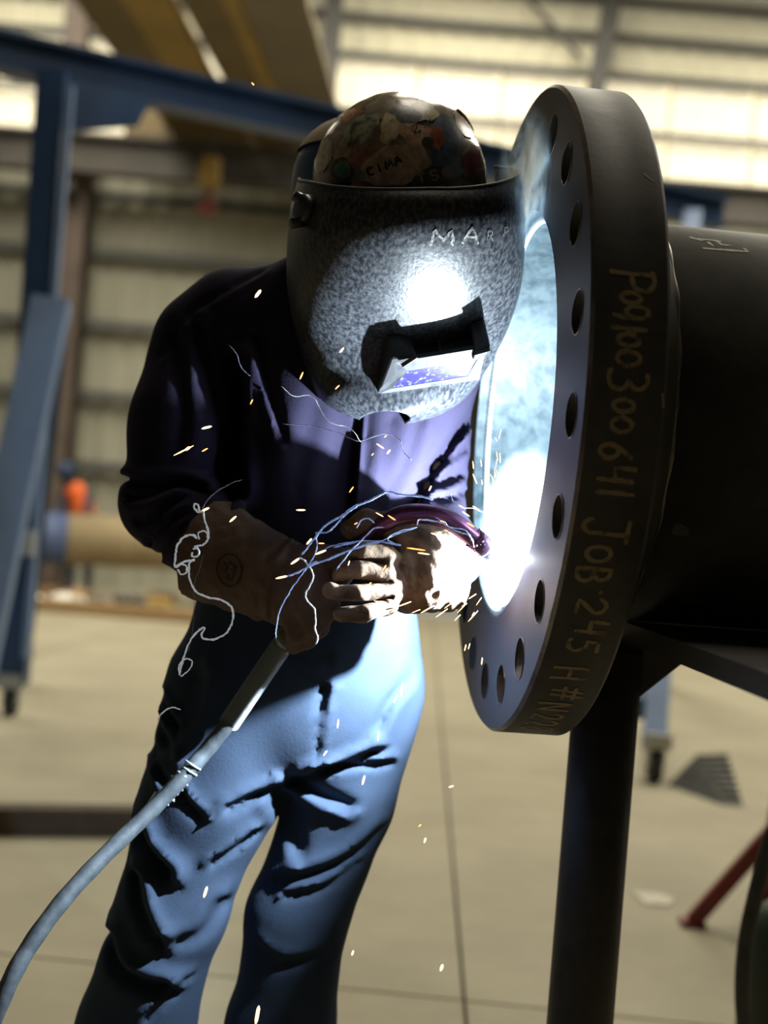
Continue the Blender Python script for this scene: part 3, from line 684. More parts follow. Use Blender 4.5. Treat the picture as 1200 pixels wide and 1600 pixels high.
# yoke seam and sleeve stitching, small placket buttons hidden under the hood edge
def trouser_fn(P):
    d = cone(P, T(482, 935, 1.975), T(468, 1050, 1.975), .150, .168, (1, .76, 1))
    l1 = chain(P, [T(375, 1085, 1.96), T(320, 1260, 1.94), T(266, 1420, 1.93), T(214, 1600, 1.95), T(160, 1780, 1.98), T(112, 2040, 2.0)], [.102, .088, .074, .076, .080, .088], .02)
    l2 = chain(P, [T(555, 1085, 1.985), T(532, 1250, 1.985), T(464, 1430, 1.985), T(438, 1600, 2.0), T(418, 1780, 2.03), T(392, 2040, 2.05)], [.095, .074, .068, .074, .080, .088], .02)
    d = smin(smin(d, l1, .02), l2, .02)
    d = np.maximum(d, P[2]-(CAMH-.105)); d = np.maximum(d, .045-P[2])
    d = wrinkle(P, d, .0028, 26)
    for px, w, a, s in [
        ([(365, 1246), (410, 1228), (470, 1212), (520, 1192), (590, 1168)], .006, .015, 1),
        ([(455, 1208), (500, 1236), (545, 1254)], .008, .018, -1),
        ([(480, 1195), (540, 1190), (612, 1190)], .005, .012, 1),
        ([(340, 1330), (372, 1312), (402, 1290)], .005, .013, 1),
        ([(432, 1374), (496, 1358), (552, 1334), (598, 1298)], .007, .016, 1),
        ([(450, 1396), (510, 1382), (560, 1350)], .006, .012, 1),
        ([(438, 1240), (452, 1275), (462, 1310), (465, 1325)], .011, .014, -1),
        ([(222, 1356), (232, 1392), (246, 1424), (260, 1444)], .009, .022, 1),
        ([(176, 1452), (190, 1486), (218, 1506), (268, 1520)], .010, .024, 1),
        ([(222, 1282), (238, 1312), (272, 1342)], .010, .028, 1),
        ([(292, 1218), (308, 1240), (328, 1258)], .005, .014, 1),
        ([(318, 1050), (300, 1110), (262, 1160)], .012, .014, 1),
        ([(240, 1568), (268, 1540), (300, 1510)], .005, .010, 1),
        
        ([(518, 1010), (514, 1060), (506, 1110), (500, 1160)], .0045, .005, 1),
        ([(470, 1042), (492, 1056), (514, 1066)], .006, .007, 1), ([(455, 1012), (480, 1020), (515, 1015)], .006, .006, 1),
        ([(508, 1062), (504, 1085), (500, 1100)], .006, .005, 1),
        ([(245, 1120), (262, 1150), (276, 1170)], .006, .014, 1), ([(240, 1168), (256, 1192), (268, 1210)], .006, .014, -1),
        ([(250, 1080), (268, 1110), (284, 1130)], .005, .012, 1),
        ([(350, 1400), (320, 1440), (270, 1450)], .010, .010, -1), 
        ([(640, 1060), (610, 1090), (590, 1130)], .008, .008, 1), ([(400, 1480), (440, 1500), (520, 1490)], .008, .010, 1)]:
        d = fold(P, d, px, 1.93, w, a, s)
    return d
sdf_obj('trousers', trouser_fn, (-.62, 1.70, .03), (.18, 2.25, 1.08), .0062, M['trouser'], pe)
for px, dd in ((112, 2.0), (392, 2.05)):
    c = Vector(T(px, 2040, dd)); c.z = 0
    def boot_fn(P, c=c):
        d = cone(P, (c.x, c.y, .05), (c.x+.03, c.y-.17, .042), .05, .046)
        d = smin(d, cone(P, (c.x, c.y, .05), (c.x, c.y, .2), .052, .055), .03)
        return np.maximum(d, .002-P[2])
    sdf_obj('boot', boot_fn, (c.x-.1, c.y-.26, -.02), (c.x+.13, c.y+.1, .26), .009, M['boot'], pe)

# gloves
def rough(P, d, a=.0011):
    x, y, z = P
    return d-a*(np.sin(150*x+3*np.sin(60*z))*np.sin(130*z+2*np.sin(70*y+40*x))+.6*np.sin(260*x+190*z+2*np.sin(90*y)))
def glove_a(P):
    c0, c1 = np.array(T(330, 860, 1.790)), np.array(T(430, 905, 1.730)); a = (c1-c0)/np.linalg.norm(c1-c0)
    cu = cone(P, T(300, 846, 1.805), T(425, 905, 1.730), .069, .052, (1, .85, 1))
    cu = np.maximum(cu, -((P[0]-c0[0])*a[0]+(P[1]-c0[1])*a[1]+(P[2]-c0[2])*a[2])-.002)
    hollow = cone(P, T(290, 842, 1.810), T(352, 868, 1.780), .064, .050, (1, .85, 1)); cu = np.maximum(cu, -hollow)
    d = smin(cu, cone(P, T(432, 905, 1.730), T(476, 932, 1.710), .050, .043, (1, .9, 1)), .01)
    for pts in ([(492, 905, 1.697), (520, 928, 1.695), (516, 958, 1.717)], [(482, 930, 1.685), (506, 958, 1.685), (500, 984, 1.713)],
                [(468, 945, 1.680), (489, 976, 1.680), (482, 1002, 1.707)], [(450, 955, 1.685), (465, 988, 1.687), (460, 1008, 1.713)]):
        d = smin(d, chain(P, [T(462, 925, 1.705)]+[T(*p) for p in pts], [.015, .0138, .0128, .0110], .004), .005)
    d = smin(d, chain(P, [T(460, 885, 1.715), T(498, 868, 1.705), T(534, 872, 1.713)], [.02, .0155, .013], .006), .012)
    # welt between cuff and hand, creases across the back
    dd, sd = seg2(P[0], P[2], [tuple(np.array(T(*q, 1.63))[[0, 2]]) for q in ((447, 848), (424, 880), (409, 925), (406, 968))])
    fr = P[1] < 1.735
    d = d-fr*(.0045*np.exp(-(dd/.004)**2)-.003*np.exp(-((sd-.008)/.004)**2)-.003*np.exp(-((sd+.008)/.004)**2))
    return rough(P, d, .0009)
sdf_obj('glove', glove_a, (-.31, 1.57, .96), (.0, 1.89, 1.18), .0031, M['leather'], pe)
def glove_b(P):
    cu = cone(P, T(640, 893, 1.73), T(728, 876, 1.80), .050, .064, (1, .9, 1))
    e0, e1 = np.array(T(640, 893, 1.70)), np.array(T(730, 880, 1.735)); a = (e1-e0)/np.linalg.norm(e1-e0)
    cu = np.maximum(cu, (P[0]-e1[0])*a[0]+(P[1]-e1[1])*a[1]+(P[2]-e1[2])*a[2]-.001)
    cu = np.maximum(cu, -cone(P, T(700, 880, 1.765), T(770, 868, 1.82), .044, .060, (1, .9, 1)))
    d = smin(cu, cone(P, T(608, 893, 1.702), T(650, 895, 1.71), .036, .044, (1, .8, 1)), .015)
    for pts, r in (([(604, 944, 1.67), (568, 956, 1.638), (534, 959, 1.632)], .0118), ([(600, 924, 1.660), (556, 927, 1.632), (517, 923, 1.624)], .0124),
                ([(600, 897, 1.668), (556, 888, 1.650), (534, 899, 1.658)], .0135), ([(606, 870, 1.680), (566, 860, 1.662), (545, 875, 1.670)], .0135)):
        d = smin(d, chain(P, [T(630, 898, 1.695)]+[T(*p) for p in pts], [.014, r*1.1, r*1.02, r*.86], .004), .003)
    d = smin(d, chain(P, [T(655, 850, 1.70), T(610, 822, 1.690), T(572, 815, 1.695), T(548, 826, 1.70)], [.022, .0160, .0145, .012], .006), .008)
    for px, w, am in (([(540, 876), (575, 874), (600, 880)], .003, .006), ([(530, 908), (570, 908), (610, 910)], .003, .006), ([(535, 941), (575, 940), (612, 932)], .003, .006),
                   ([(560, 842), (590, 842), (620, 850)], .004, .006), ([(612, 835), (625, 870), (620, 905)], .004, .003), ([(640, 850), (655, 880), (652, 920)], .005, .004), ([(680, 930), (700, 900), (712, 870)], .004, .003)):
        pts = [tuple(np.array(T(x, y, 1.66))[[0, 2]]) for x, y in px]; dd, sd = seg2(P[0], P[2], pts)
        d = d+(P[1] < 1.70)*am*np.exp(-(dd/w)**2)
    return rough(P, d, .0007)
sdf_obj('glove', glove_b, (-.08, 1.60, .97), (.16, 1.90, 1.19), .0028, M['leatherlight'], pe, label='pale scuffed leather glove')
# round stamped mark on the cuff, and pale bare patches on the hand
def cuffpt(u, v, lift):                     # nearest front surface of the cuff
    b = Vector(T(361+u*1300, 890-v*1300, 1.725)); c0, c1 = Vector(T(300, 846, 1.805)), Vector(T(425, 905, 1.73))
    ax_ = (c1-c0); t = max(0, min(1, (b-c0).dot(ax_)/ax_.dot(ax_))); c = c0+ax_*t; r = .069+(.052-.069)*t
    x, z = b.x-c.x, b.z-c.z; yy = math.sqrt(max(1e-6, r*r-x*x-z*z))
    # march on the true field for an exact seat
    p = Vector((b.x, 1.64, b.z))
    for _ in range(30):
        q = float(glove_a([np.array([p.x]), np.array([p.y]), np.array([p.z])])[0])
        if q < .0004: break
        p.y += q*.8
    p.y -= lift; return p
GL = pe.children[-2] if False else [o for o in pe.children if o.name.startswith('glove')]
nobj('stamped_mark', stroke_mesh([[(.0155*math.cos(a), .0195*math.sin(a)) for a in [2*PI*k/24 for k in range(25)]],
      [(-.007, .010), (-.002, .002), (-.006, -.002), (.001, .011), (.006, .004), (.002, .000), (.009, .006), (.003, -.012), (-.004, -.008), (.001, -.004)]], cuffpt, .0016, .0012), M['ink'], GL[0], label='round black stamp on the cuff', kind=None)['kind'] = 'stuff'

# hard hat covered in stickers
HC, HR = at(624, 287, 1.86), Vector((.113, .128, .114))
ht = empty('hard_hat', HC); ht.parent = pe; ht.matrix_parent_inverse = pe.matrix_basis.inverted()
def ell(d, lift=0):
    return Vector((HC.x+(HR.x+lift)*d[0], HC.y+(HR.y+lift)*d[1], HC.z+(HR.z+lift)*d[2]))
bm = bmesh.new(); bmesh.ops.create_uvsphere(bm, u_segments=56, v_segments=40, radius=1)
bmesh.ops.delete(bm, geom=[v for v in bm.verts if v.co.z < -.25], context='VERTS')
for v in bm.verts:
    n_ = v.co.normalized(); rid = .018*math.exp(-((n_.x-.52+.15*n_.y)/.035)**2)+.012*math.exp(-((n_.x+.72)/.05)**2)
    v.co = ell(n_*(1+rid+.004*math.sin(n_.x*23+3*n_.z)*math.sin(n_.z*19+n_.y*7)))
nobj('shell', bm, M['hat'], ht, True)
def hat_hit(x, y, lift):
    o = Vector((0, 0, CAMH)); r = at(x, y, 1)-o
    A = sum((r[i]/(HR[i]+lift))**2 for i in range(3)); oc = o-HC
    B = sum(r[i]*oc[i]/(HR[i]+lift)**2 for i in range(3)); Cc = sum((oc[i]/(HR[i]+lift))**2 for i in range(3))-1
    D = B*B-A*Cc
    if D < 0: D = 0
    return o+r*((-B-math.sqrt(D))/A)
def sticker(cx, cy, rx, ry, rot, col, lift, ir=.12, n=30, col2=None, f=3):
    cx, cy, rx, ry = 480+cx/3.529, 140+cy/3.529, rx/3.529, ry/3.529
    col = tuple(min(.8, c*1.5) for c in col); m_ = mat('sticker_print', col, .28, nscale=70, col2=col2 or tuple(c*.5 for c in col), detail=6, ramp=(.4, .58), bump=.05, bscale=60)
    bm = bmesh.new(); rg = []; c, s = math.cos(math.radians(rot)), math.sin(math.radians(rot)); ph = random.uniform(0, 6)
    for j in range(0, 7):
        row = []
        for k in range(n):
            a = 2*PI*k/n; q = (1+ir*math.sin(f*a+ph)+ir*.6*math.sin((f+4)*a+ph*2))*(j/6)
            u, v = rx*q*math.cos(a), ry*q*math.sin(a); row.append(bm.verts.new(hat_hit(cx+u*c-v*s, cy+u*s+v*c, lift)))
            if j == 0: break
        rg.append(row)
    for k in range(n): bm.faces.new((rg[0][0], rg[1][k], rg[1][(k+1) % n]))
    for j in range(1, 6):
        for k in range(n): bm.faces.new((rg[j][k], rg[j+1][k], rg[j+1][(k+1) % n], rg[j][(k+1) % n]))
    r0_ = [bm.verts.new(v.co) for v in rg[6]]; rim_ = [bm.verts.new(v.co+Vector((0, .0012, 0))) for v in rg[6]]
    for k in range(n): bm.faces.new((r0_[k], rim_[k], rim_[(k+1) % n], r0_[(k+1) % n]))
    return nobj('sticker', bm, m_, ht, True)
sticker(400, 300, 130, 80, 20, (.16, .11, .075), .0014)
sticker(560, 380, 140, 70, -10, (.13, .10, .09), .0014)
sticker(400, 110, 110, 60, -20, (.19, .15, .10), .0014)
sticker(180, 300, 90, 80, -50, (.22, .17, .12), .0014)
sticker(250, 150, 60, 45, -30, (.33, .14, .07), 0.00137)
sticker(760, 285, 85, 150, 5, (.065, .085, .115), 0.00144, ir=.05)
sticker(905, 400, 45, 100, 15, (.11, .03, .03), 0.00165, ir=.05)
sticker(865, 190, 35, 90, -30, (.20, .12, .075), 0.00165, ir=.05)
sticker(640, 120, 80, 55, 10, (.34, .27, .16), 0.00158)
sticker(530, 145, 95, 60, 0, (.085, .085, .08), 0.00179, ir=.08)
sticker(290, 215, 125, 72, -38, (.24, .22, .16), 0.00165, ir=.06, col2=(.06, .06, .05))
sticker(455, 215, 55, 85, 10, (.42, .34, .20), 0.00200)
sticker(620, 250, 120, 62, 12, (.44, .27, .17), 0.00221, ir=.08)
sticker(715, 265, 42, 62, 0, (.32, .08, .05), 0.00242, ir=.12, f=5)
sticker(665, 290, 36, 30, 0, (.05, .05, .045), 0.00256, ir=.05)
sticker(290, 385, 70, 60, -20, (.25, .10, .08), 0.00200, f=4)
sticker(190, 440, 62, 66, 0, (.035, .035, .03), 0.00200, ir=.03)
sticker(195, 440, 44, 50, 0, (.05, .14, .065), 0.00228, ir=.04)
sticker(90, 370, 40, 95, 20, (.36, .29, .21), 0.00179, ir=.06)
sticker(490, 415, 190, 112, -14, (.36, .235, .15), 0.00249, ir=.05, f=6)
sticker(715, 478, 150, 55, -14, (.045, .038, .034), 0.00270, ir=.05)
def hat_txt(x0, y0, rot, sc):
    c, s = math.cos(math.radians(rot)), math.sin(math.radians(rot))
    return lambda u, v, lift: hat_hit(480+(x0+(u*c+v*s))/3.529, 140+(y0+(u*s-v*c))/3.529, (.0030+lift))
for wd, x0, y0, rot, cw_, chh, stp, wdt, m_ in (('CIMA', 338, 478, -22, 44, 42, 54, 15, 'ink'), ('TSO', 612, 522, -14, 55, 55, 72, 14, 'tan')):
    for i, ch in enumerate(wd):
        nobj('letter', stroke_mesh([[((i*stp)+x*cw_, y*chh) for x, y in s] for s in GLY[ch]], hat_txt(x0, y0, rot, 1), wdt, .0002), M[m_], ht)['kind'] = 'stuff'
nobj('line_drawing', stroke_mesh([[(0, 0), (30, 22), (70, 18), (110, 30)], [(10, -20), (30, -30), (60, -12)], [(30, 20), (22, -40)], [(45, -10), (52, -35)], [(70, 18), (100, 60)]], hat_txt(575, 205, 8, 1), 7, .0002), M['ink'], ht)['kind'] = 'stuff'
# cap of the headgear behind the hat: blue cloth with a tan panel
bc, br = at(548, 292, 1.935), Vector((.080, .10, .088))
for nm, m_, z0, z1, gr in (('head_cloth', 'blue', -.35, .60, 0), ('tan_panel', 'wood', .42, 1.1, .0035)):
    bm = bmesh.new(); bmesh.ops.create_uvsphere(bm, u_segments=36, v_segments=28, radius=1)
    bmesh.ops.delete(bm, geom=[v for v in bm.verts if not z0 < v.co.z-.25*v.co.x*0 < z1], context='VERTS')
    for v in bm.verts: v.co = bc+Vector((v.co.x*(br.x+gr), v.co.y*(br.y+gr), v.co.z*(br.z+gr)))
    nobj(nm, bm, M[m_] if m_ != 'wood' else mat('tan_cloth', (.34, .26, .15), .8, nscale=20, namt=.3), ht, True)

# welding hood
HF, HRt = Vector((.27, -.963, 0)), Vector((.963, .27, 0))
ROWS = [  # centre x, centre y in the picture, depth, half width, forward reach, raise of the sides
    (633, 332, 1.790, .1320, .148, .047), (632, 356, 1.790, .1390, .157, .030), (631, 398, 1.790, .1420, .152, .012), (631, 450, 1.800, .1425, .130, 0),
    (628, 500, 1.815, .1350, .104, -.004), (622, 545, 1.835, .1215, .085, -.010), (612, 585, 1.838, .1040, .068, -.014), (606, 615, 1.825, .0820, .054, -.012), (603, 634, 1.818, .0560, .048, -.010), (602, 645, 1.81, .0300, .040, -.008)]
RP = [(at(x, y, d), w, f, rs) for x, y, d, w, f, rs in ROWS]
def hood_pt(phi, t, lift=0):
    t = max(0, min(len(RP)-1.0001, t)); i = int(t); q = t-i
    def cr(a, b, c, d): return .5*((2*b)+(c-a)*q+(2*a-5*b+4*c-d)*q*q+(3*b-a-3*c+d)*q**3)
    g = lambda j: RP[max(0, min(len(RP)-1, j))]
    rr = [g(i-1), g(i), g(i+1), g(i+2)]
    c = cr(*[r[0] for r in rr]); w = cr(*[r[1] for r in rr]); f = cr(*[r[2] for r in rr]); rs = cr(*[r[3] for r in rr])
    a = math.radians(phi); cp, sp_ = math.cos(a), math.sin(a); e = .86
    cx = math.copysign(abs(cp)**e, cp); sx = math.copysign(abs(sp_)**e, sp_)
    p = c+HRt*(w*sx)+HF*(f*cx)+Vector((0, 0, 1))*(rs*(1-cp)+.027*sp_*max(0, 1-t/6))
    if lift: p += (HRt*sx+HF*cx)*lift
    return p
hd = empty('welding_hood', RP[3][0]); hd.parent = pe; hd.matrix_parent_inverse = pe.matrix_basis.inverted()
bm = bmesh.new(); nt_, na = 72, 84; gr_ = [[bm.verts.new(hood_pt(-104+208*k/na, (len(RP)-1.001)*j/nt_)) for k in range(na+1)] for j in range(nt_+1)]
for j in range(nt_):
    for k in range(na): bm.faces.new((gr_[j][k], gr_[j][k+1], gr_[j+1][k+1], gr_[j+1][k]))
sh = nobj('shell', bm, M['hood'], hd, True)
md = sh.modifiers.new('s', 'SOLIDIFY'); md.thickness = .003; md.offset = 0
bake(sh); sh.data.shade_smooth()
tube('top_rim', [hood_pt(-104+208*k/60, 0) for k in range(61)], .0028, M['rubber'], hd, 8)
kb_ = hood_pt(-74, 1.15, .004); nb = (kb_-RP[1][0]); nb.z = 0; nb.normalize()
tube('pivot_knob', [kb_-nb*.004, kb_+nb*.008, kb_+nb*.010], [.019, .017, .011], M['black'], hd, 16)
tube('pivot_knob', [hood_pt(74, 1.0, 0), hood_pt(74, 1.0, .010)], .017, M['black'], hd, 16)
for z_ in (-.014, .010): tube('knob_lug', [kb_+Vector((0, 0, z_))-nb*.002, kb_+Vector((-.004, 0, z_*1.4))+nb*.013], .0065, M['black'], hd, 10)
K = .14*PI/180
def hood_txt(phi0, t0): return lambda u, v, lift: hood_pt(phi0+u/K, t0-v/.052, lift+.0018)
for ch, ph_, t_, s_ in (('M', -3, 2.30, 1), ('A', 8, 2.22, 1.1), ('R', 20, 2.12, .6), ('P', 31, 2.0, .6)):
    o_ = nobj('scratched_letter', stroke_mesh([[(x*.019*s_, y*.022*s_) for x, y in s] for s in GLY[ch]], hood_txt(ph_, t_), .0028*s_*s_, .0003, .0008), M['scratch'], hd); o_['kind'] = 'stuff'
# fine emboss line of the window surround
nobj('window_emboss', stroke_mesh([[(0, 0), (.004, .038), (.012, .046), (.06, .034), (.075, .030)]], hood_txt(-34, 4.35), .0012, .0004), M['black'], hd)
def loft(name, A, B, mt, parent, bev=0, **k):
    bm = bmesh.new(); a = [bm.verts.new(T(*p)) for p in A]; b = [bm.verts.new(T(*p)) for p in B]; n = len(a)
    bm.faces.new(a); bm.faces.new(b[::-1])
    for i in range(n): bm.faces.new((a[i], b[i], b[(i+1) % n], a[(i+1) % n]))
    if bev: bmesh.ops.bevel(bm, geom=bm.edges[:], offset=bev, segments=1, affect='EDGES')
    return nobj(name, bm, mt, parent, **k)
loft('lens_housing', [(622, 562, 1.7310), (757, 541, 1.7310), (748, 590, 1.7700), (596, 610, 1.7700)], [(610, 532, 1.7730), (742, 516, 1.7730), (742, 575, 1.8180), (600, 598, 1.8180)], M['black'], hd, .001)
fr_o = [(617, 566, 1.7260), (760, 543, 1.7260), (748, 594, 1.7680), (590, 616, 1.7680)]; fr_i = [(637, 580, 1.7340), (745, 562, 1.7340), (731, 588, 1.7560), (613, 607, 1.7560)]
bm = bmesh.new(); nrm = Vector((0, .007, .006))
fo_ = [bm.verts.new(T(*p)) for p in fr_o]; fi_ = [bm.verts.new(Vector(T(*p))) for p in fr_i]
fo2 = [bm.verts.new(v.co+nrm) for v in fo_]; fi2 = [bm.verts.new(v.co+nrm) for v in fi_]
for i in range(4):
    j = (i+1) % 4
    bm.faces.new((fo_[i], fo_[j], fi_[j], fi_[i])); bm.faces.new((fo2[i], fi2[i], fi2[j], fo2[j])); bm.faces.new((fo_[i], fo2[i], fo2[j], fo_[j])); bm.faces.new((fi_[i], fi_[j], fi2[j], fi2[i]))
nobj('lens_frame', bm, M['frame'], hd)
loft('lens', [(636, 580.5, 1.7355), (746, 561.5, 1.7355), (732, 588.5, 1.7575), (612, 607.5, 1.7575)], [(636, 578, 1.7385), (746, 559, 1.7385), (732, 586, 1.7605), (612, 605, 1.7605)], M['lens'], hd, label='blue spattered filter glass')
loft('lens_clip', [(578, 512, 1.7880), (600, 502, 1.7430), (612, 560, 1.7220), (592, 612, 1.7600), (574, 573, 1.7960)], [(620, 506, 1.7930), (640, 521, 1.7460), (652, 556, 1.7200), (634, 568, 1.7280), (622, 560, 1.7960)], M['black'], hd, .0015)
loft('lens_clip', [(724, 518, 1.7830), (734, 504, 1.7430), (744, 549, 1.7200), (738, 562, 1.7280), (728, 556, 1.7880)], [(748, 492, 1.7880), (757, 498, 1.7450), (767, 541, 1.7180), (762, 553, 1.7280), (752, 548, 1.7880)], M['black'], hd, .0015)
for A, B in (((628, 571, 1.7180), (651, 556, 1.7150)), ((741, 552, 1.7180), (766, 545, 1.7140))):
    bm = bmesh.new(); bar(bm, Vector(T(*A))+Vector((0, .004, 0)), Vector(T(*B))+Vector((0, .004, 0)), .004, .005); nobj('clip_tip', bm, M['frame'], hd)
loft('clip_fin', [(684, 530, 1.7530), (688, 530, 1.7530), (690, 552, 1.7260), (687, 552, 1.7260)], [(684, 529, 1.7880), (688, 529, 1.7880), (690, 550, 1.7880), (687, 550, 1.7880)], M['frame'], hd)
loft('clip_shadow', [(566, 504, 1.7920), (588, 512, 1.7730), (580, 572, 1.7760), (548, 557, 1.8000)], [(566, 504, 1.8180), (596, 512, 1.8180), (592, 572, 1.8280), (548, 557, 1.8380)], M['black'], hd, .001)  # black slab shaped like the shadow the left lens clip casts

# =================================================================== WELDING TORCH AND CABLE
wt = empty('welding_torch', T(448, 1000, 1.645), 'welding torch with purple-burnt gooseneck, silver spring guard and grey cable, held in both gloves', 'welding torch')
tube('handle', smooth_path([T(447, 1000, 1.753), T(480, 962, 1.735), T(520, 912, 1.725), (T(556, 868, 1.710))], 6), .0155, M['torchhandle'], wt, 18)
gn = smooth_path([T(548, 875, 1.708), T(580, 836, 1.690), T(618, 808, 1.672), T(660, 803, 1.668), T(700, 812, 1.672), T(735, 836, 1.683), T(768, 862, 1.70)], 8)
tube('gooseneck', gn, [.0095+.0022*min(1, i/20) for i in range(len(gn))], M['torch'], wt, 18)
e1 = Vector(T(768, 862, 1.70)); e0 = Vector(T(742, 842, 1.68)); dv = (e1-e0).normalized()
tube('nozzle', [e0, e0.lerp(e1, .5), e1, e1+dv*.004], [.0125, .0125, .0115, .009], M['torch'], wt, 18)
bm = bmesh.new(); q_ = 44; 
for k in range(q_):
    c = e0+dv*(.002+.0008*(k % 8)); a, b = frame(dv); th = k*2.4; bmesh.ops.create_icosphere(bm, subdivisions=1, radius=random.uniform(.0008, .002), matrix=Matrix.Translation(e0+dv*random.uniform(-.005, .026)+(a*math.cos(th)+b*math.sin(th))*.0122))
sp_ = nobj('spatter', bm, M['weld'], wt); sp_['kind'] = 'stuff'
tube('contact_tip', [e1, e1+dv*.012], .0035, M['torch'], wt)
tube('wire', [e1+dv*.010, e1+dv*.022], .0007, M['weld'], wt, 6)
sa, sb = Vector(T(449, 996, 1.755)), Vector(T(356, 1133, 1.832)); n = 620; pts = []; rd = []
for k in range(n+1):
    t = k/n; pts.append(sa.lerp(sb, t)); rd.append(.0118+.0018*math.cos(k*2*PI/12)*(1 if .06 < t < .985 else 0))
tube('spring_guard', pts, rd, M['spring'], wt, 22)
cb = smooth_path([T(364, 1121, 1.825), T(325, 1170, 1.824), T(290, 1210, 1.805), T(235, 1268, 1.78), T(165, 1335, 1.73), T(100, 1405, 1.68), T(45, 1480, 1.64), T(8, 1550, 1.61), T(-25, 1640, 1.60), T(-60, 1800, 1.60)], 10)
l_ = cb[-1]; cb += smooth_path([l_, Vector((l_.x-.01, 1.58, .25)), Vector((l_.x-.03, 1.52, .05)), Vector((l_.x-.12, 1.4, .0125)), Vector((l_.x-.5, 1.2, .0125))], 8)[1:]
tube('cable', cb, [.0102+.0003*math.sin(i*.9) for i in range(len(cb))], M['cable'], wt, 18)
wp = Vector(T(300, 1198, 1.808)); wd = (Vector(T(290, 1210, 1.805))-Vector(T(325, 1170, 1.812))).normalized(); a, b = frame(wd)
hx = [wp+wd*(k*.0042-.02)*.33+(a*math.cos(k*1.05)+b*math.sin(k*1.05))*(.0108+.0015*math.sin(k*1.7)) for k in range(48)]
tube('wire_tie', hx+[hx[-1]+a*.012+wd*.01, hx[-1]+a*.02-wd*.004], .0015, M['spring'], wt, 6)
tube('wire_tie', [wp-wd*.012+a*.012, wp-wd*.02+a*.02+Vector((.002, -.008, .008)), wp-wd*.01+a*.024, wp+wd*.004+a*.013], .0014, M['spring'], wt, 6)

# =================================================================== ARC, GLOW, FUME
bm = bmesh.new(); fa = Vector(T(792, 868, 1.702)); add_tube(bm, [fa, fa.lerp(AX, .25), fa.lerp(AX, .55), fa.lerp(AX, .72), fa.lerp(AX, .80)], [.0015, .004, .0062, .0045, .001], 12)
tag(nobj('arc_flame', bm, M['molten'], None, True), 'blinding white welding arc at the torch tip inside the flange bore', 'arc')
bm = bmesh.new(); add_tube(bm, [fp(.016, .2515, th) for th in range(24, 70, 2)], [.0045+.002*math.sin(k*1.3)**2 for k in range(23)], 10)
nobj('molten_bead', bm, M['molten'], sp, True, label='white hot fresh weld bead')
def fume(name, c, s, dens, nsc, lo, label, hgt=0, an=.2, col=(.8, .88, 1), warp=None):
    m = bpy.data.materials.new(name); m.use_nodes = True; nt = m.node_tree; N = nt.nodes; L = nt.links; N.clear()
    out = N.new('ShaderNodeOutputMaterial'); vs = N.new('ShaderNodeVolumeScatter'); vs.inputs['Color'].default_value = (*col, 1); vs.inputs['Anisotropy'].default_value = an
    tc = N.new('ShaderNodeTexCoord'); ln = N.new('ShaderNodeVectorMath'); ln.operation = 'LENGTH'; L.new(tc.outputs['Object'], ln.inputs[0])
    fo = N.new('ShaderNodeMapRange'); fo.inputs[1].default_value = 1; fo.inputs[2].default_value = .1; fo.inputs[3].default_value = 0; fo.inputs[4].default_value = 1; fo.interpolation_type = 'SMOOTHSTEP'; L.new(ln.outputs['Value'], fo.inputs[0])
    no = N.new('ShaderNodeTexNoise'); no.inputs['Scale'].default_value = nsc; no.inputs['Detail'].default_value = 4; no.inputs['Distortion'].default_value = 1.2; L.new(tc.outputs['Object'], no.inputs['Vector'])
    cl = N.new('ShaderNodeMapRange'); cl.inputs[1].default_value = lo; cl.inputs[2].default_value = lo+.22; L.new(no.outputs['Fac'], cl.inputs[0])
    m1 = N.new('ShaderNodeMath'); m1.operation = 'MULTIPLY'; L.new(fo.outputs[0], m1.inputs[0]); L.new(cl.outputs[0], m1.inputs[1])
    m2 = N.new('ShaderNodeMath'); m2.operation = 'MULTIPLY'; m2.inputs[1].default_value = dens; L.new(m1.outputs[0], m2.inputs[0])
    L.new(m2.outputs[0], vs.inputs['Density']); L.new(vs.outputs[0], out.inputs['Volume'])
    bm = bmesh.new(); bmesh.ops.create_icosphere(bm, subdivisions=3, radius=1)
    o = nobj(name, bm, m); o.location = c; o.scale = s
    return tag(o, label, 'smoke', kind='stuff')
fume('arc_fume_bloom', AX+Vector((-.016, -.012, .035)), (.055, .08, .12), 11, 1.2, .15, 'bright fume and bloom glowing around the welding arc', an=.0)  # scatter volume stands for the fume and for the bloom of the arc
f2 = fume('smoke_plume', Vector(T(822, 285, 1.74)), (.040, .06, .10), 110, 2.2, .42, 'blue smoke rising between the hood and the flange face', an=.3, col=(.42, .68, 1))

# =================================================================== STRANDS AND SPARKS
c3 = lambda P_, d0, d1: [T(240+x/3.75, 740+y/3.75, d0+(d1-d0)*i/max(1, len(P_)-1)) for i, (x, y) in enumerate(P_)]
c2 = lambda P_, d0, d1: [T(480+x/2.857, 740+y/2.857, d0+(d1-d0)*i/max(1, len(P_)-1)) for i, (x, y) in enumerate(P_)]
c1 = lambda P_, d0, d1: [T(180+x/3.158, 380+y/3.158, d0+(d1-d0)*i/max(1, len(P_)-1)) for i, (x, y) in enumerate(P_)]
cg = lambda P_, d0, d1: [T(440+x/3.158, 480+y/3.158, d0+(d1-d0)*i/max(1, len(P_)-1)) for i, (x, y) in enumerate(P_)]
def strand(pts, r, m_, label):
    q = smooth_path(pts, 7); q = [p+Vector((random.uniform(-1, 1), random.uniform(-1, 1), random.uniform(-1, 1)))*.0004 for p in q]
    r *= .70; rr = [r*random.uniform(.7, 1.2) for _ in q]; rr[0] = rr[-1] = r*.3
    tag(tube('fume_strand', q, rr, M[m_], None, 6), label, 'strand', 'curling fume strands in front of the welder')
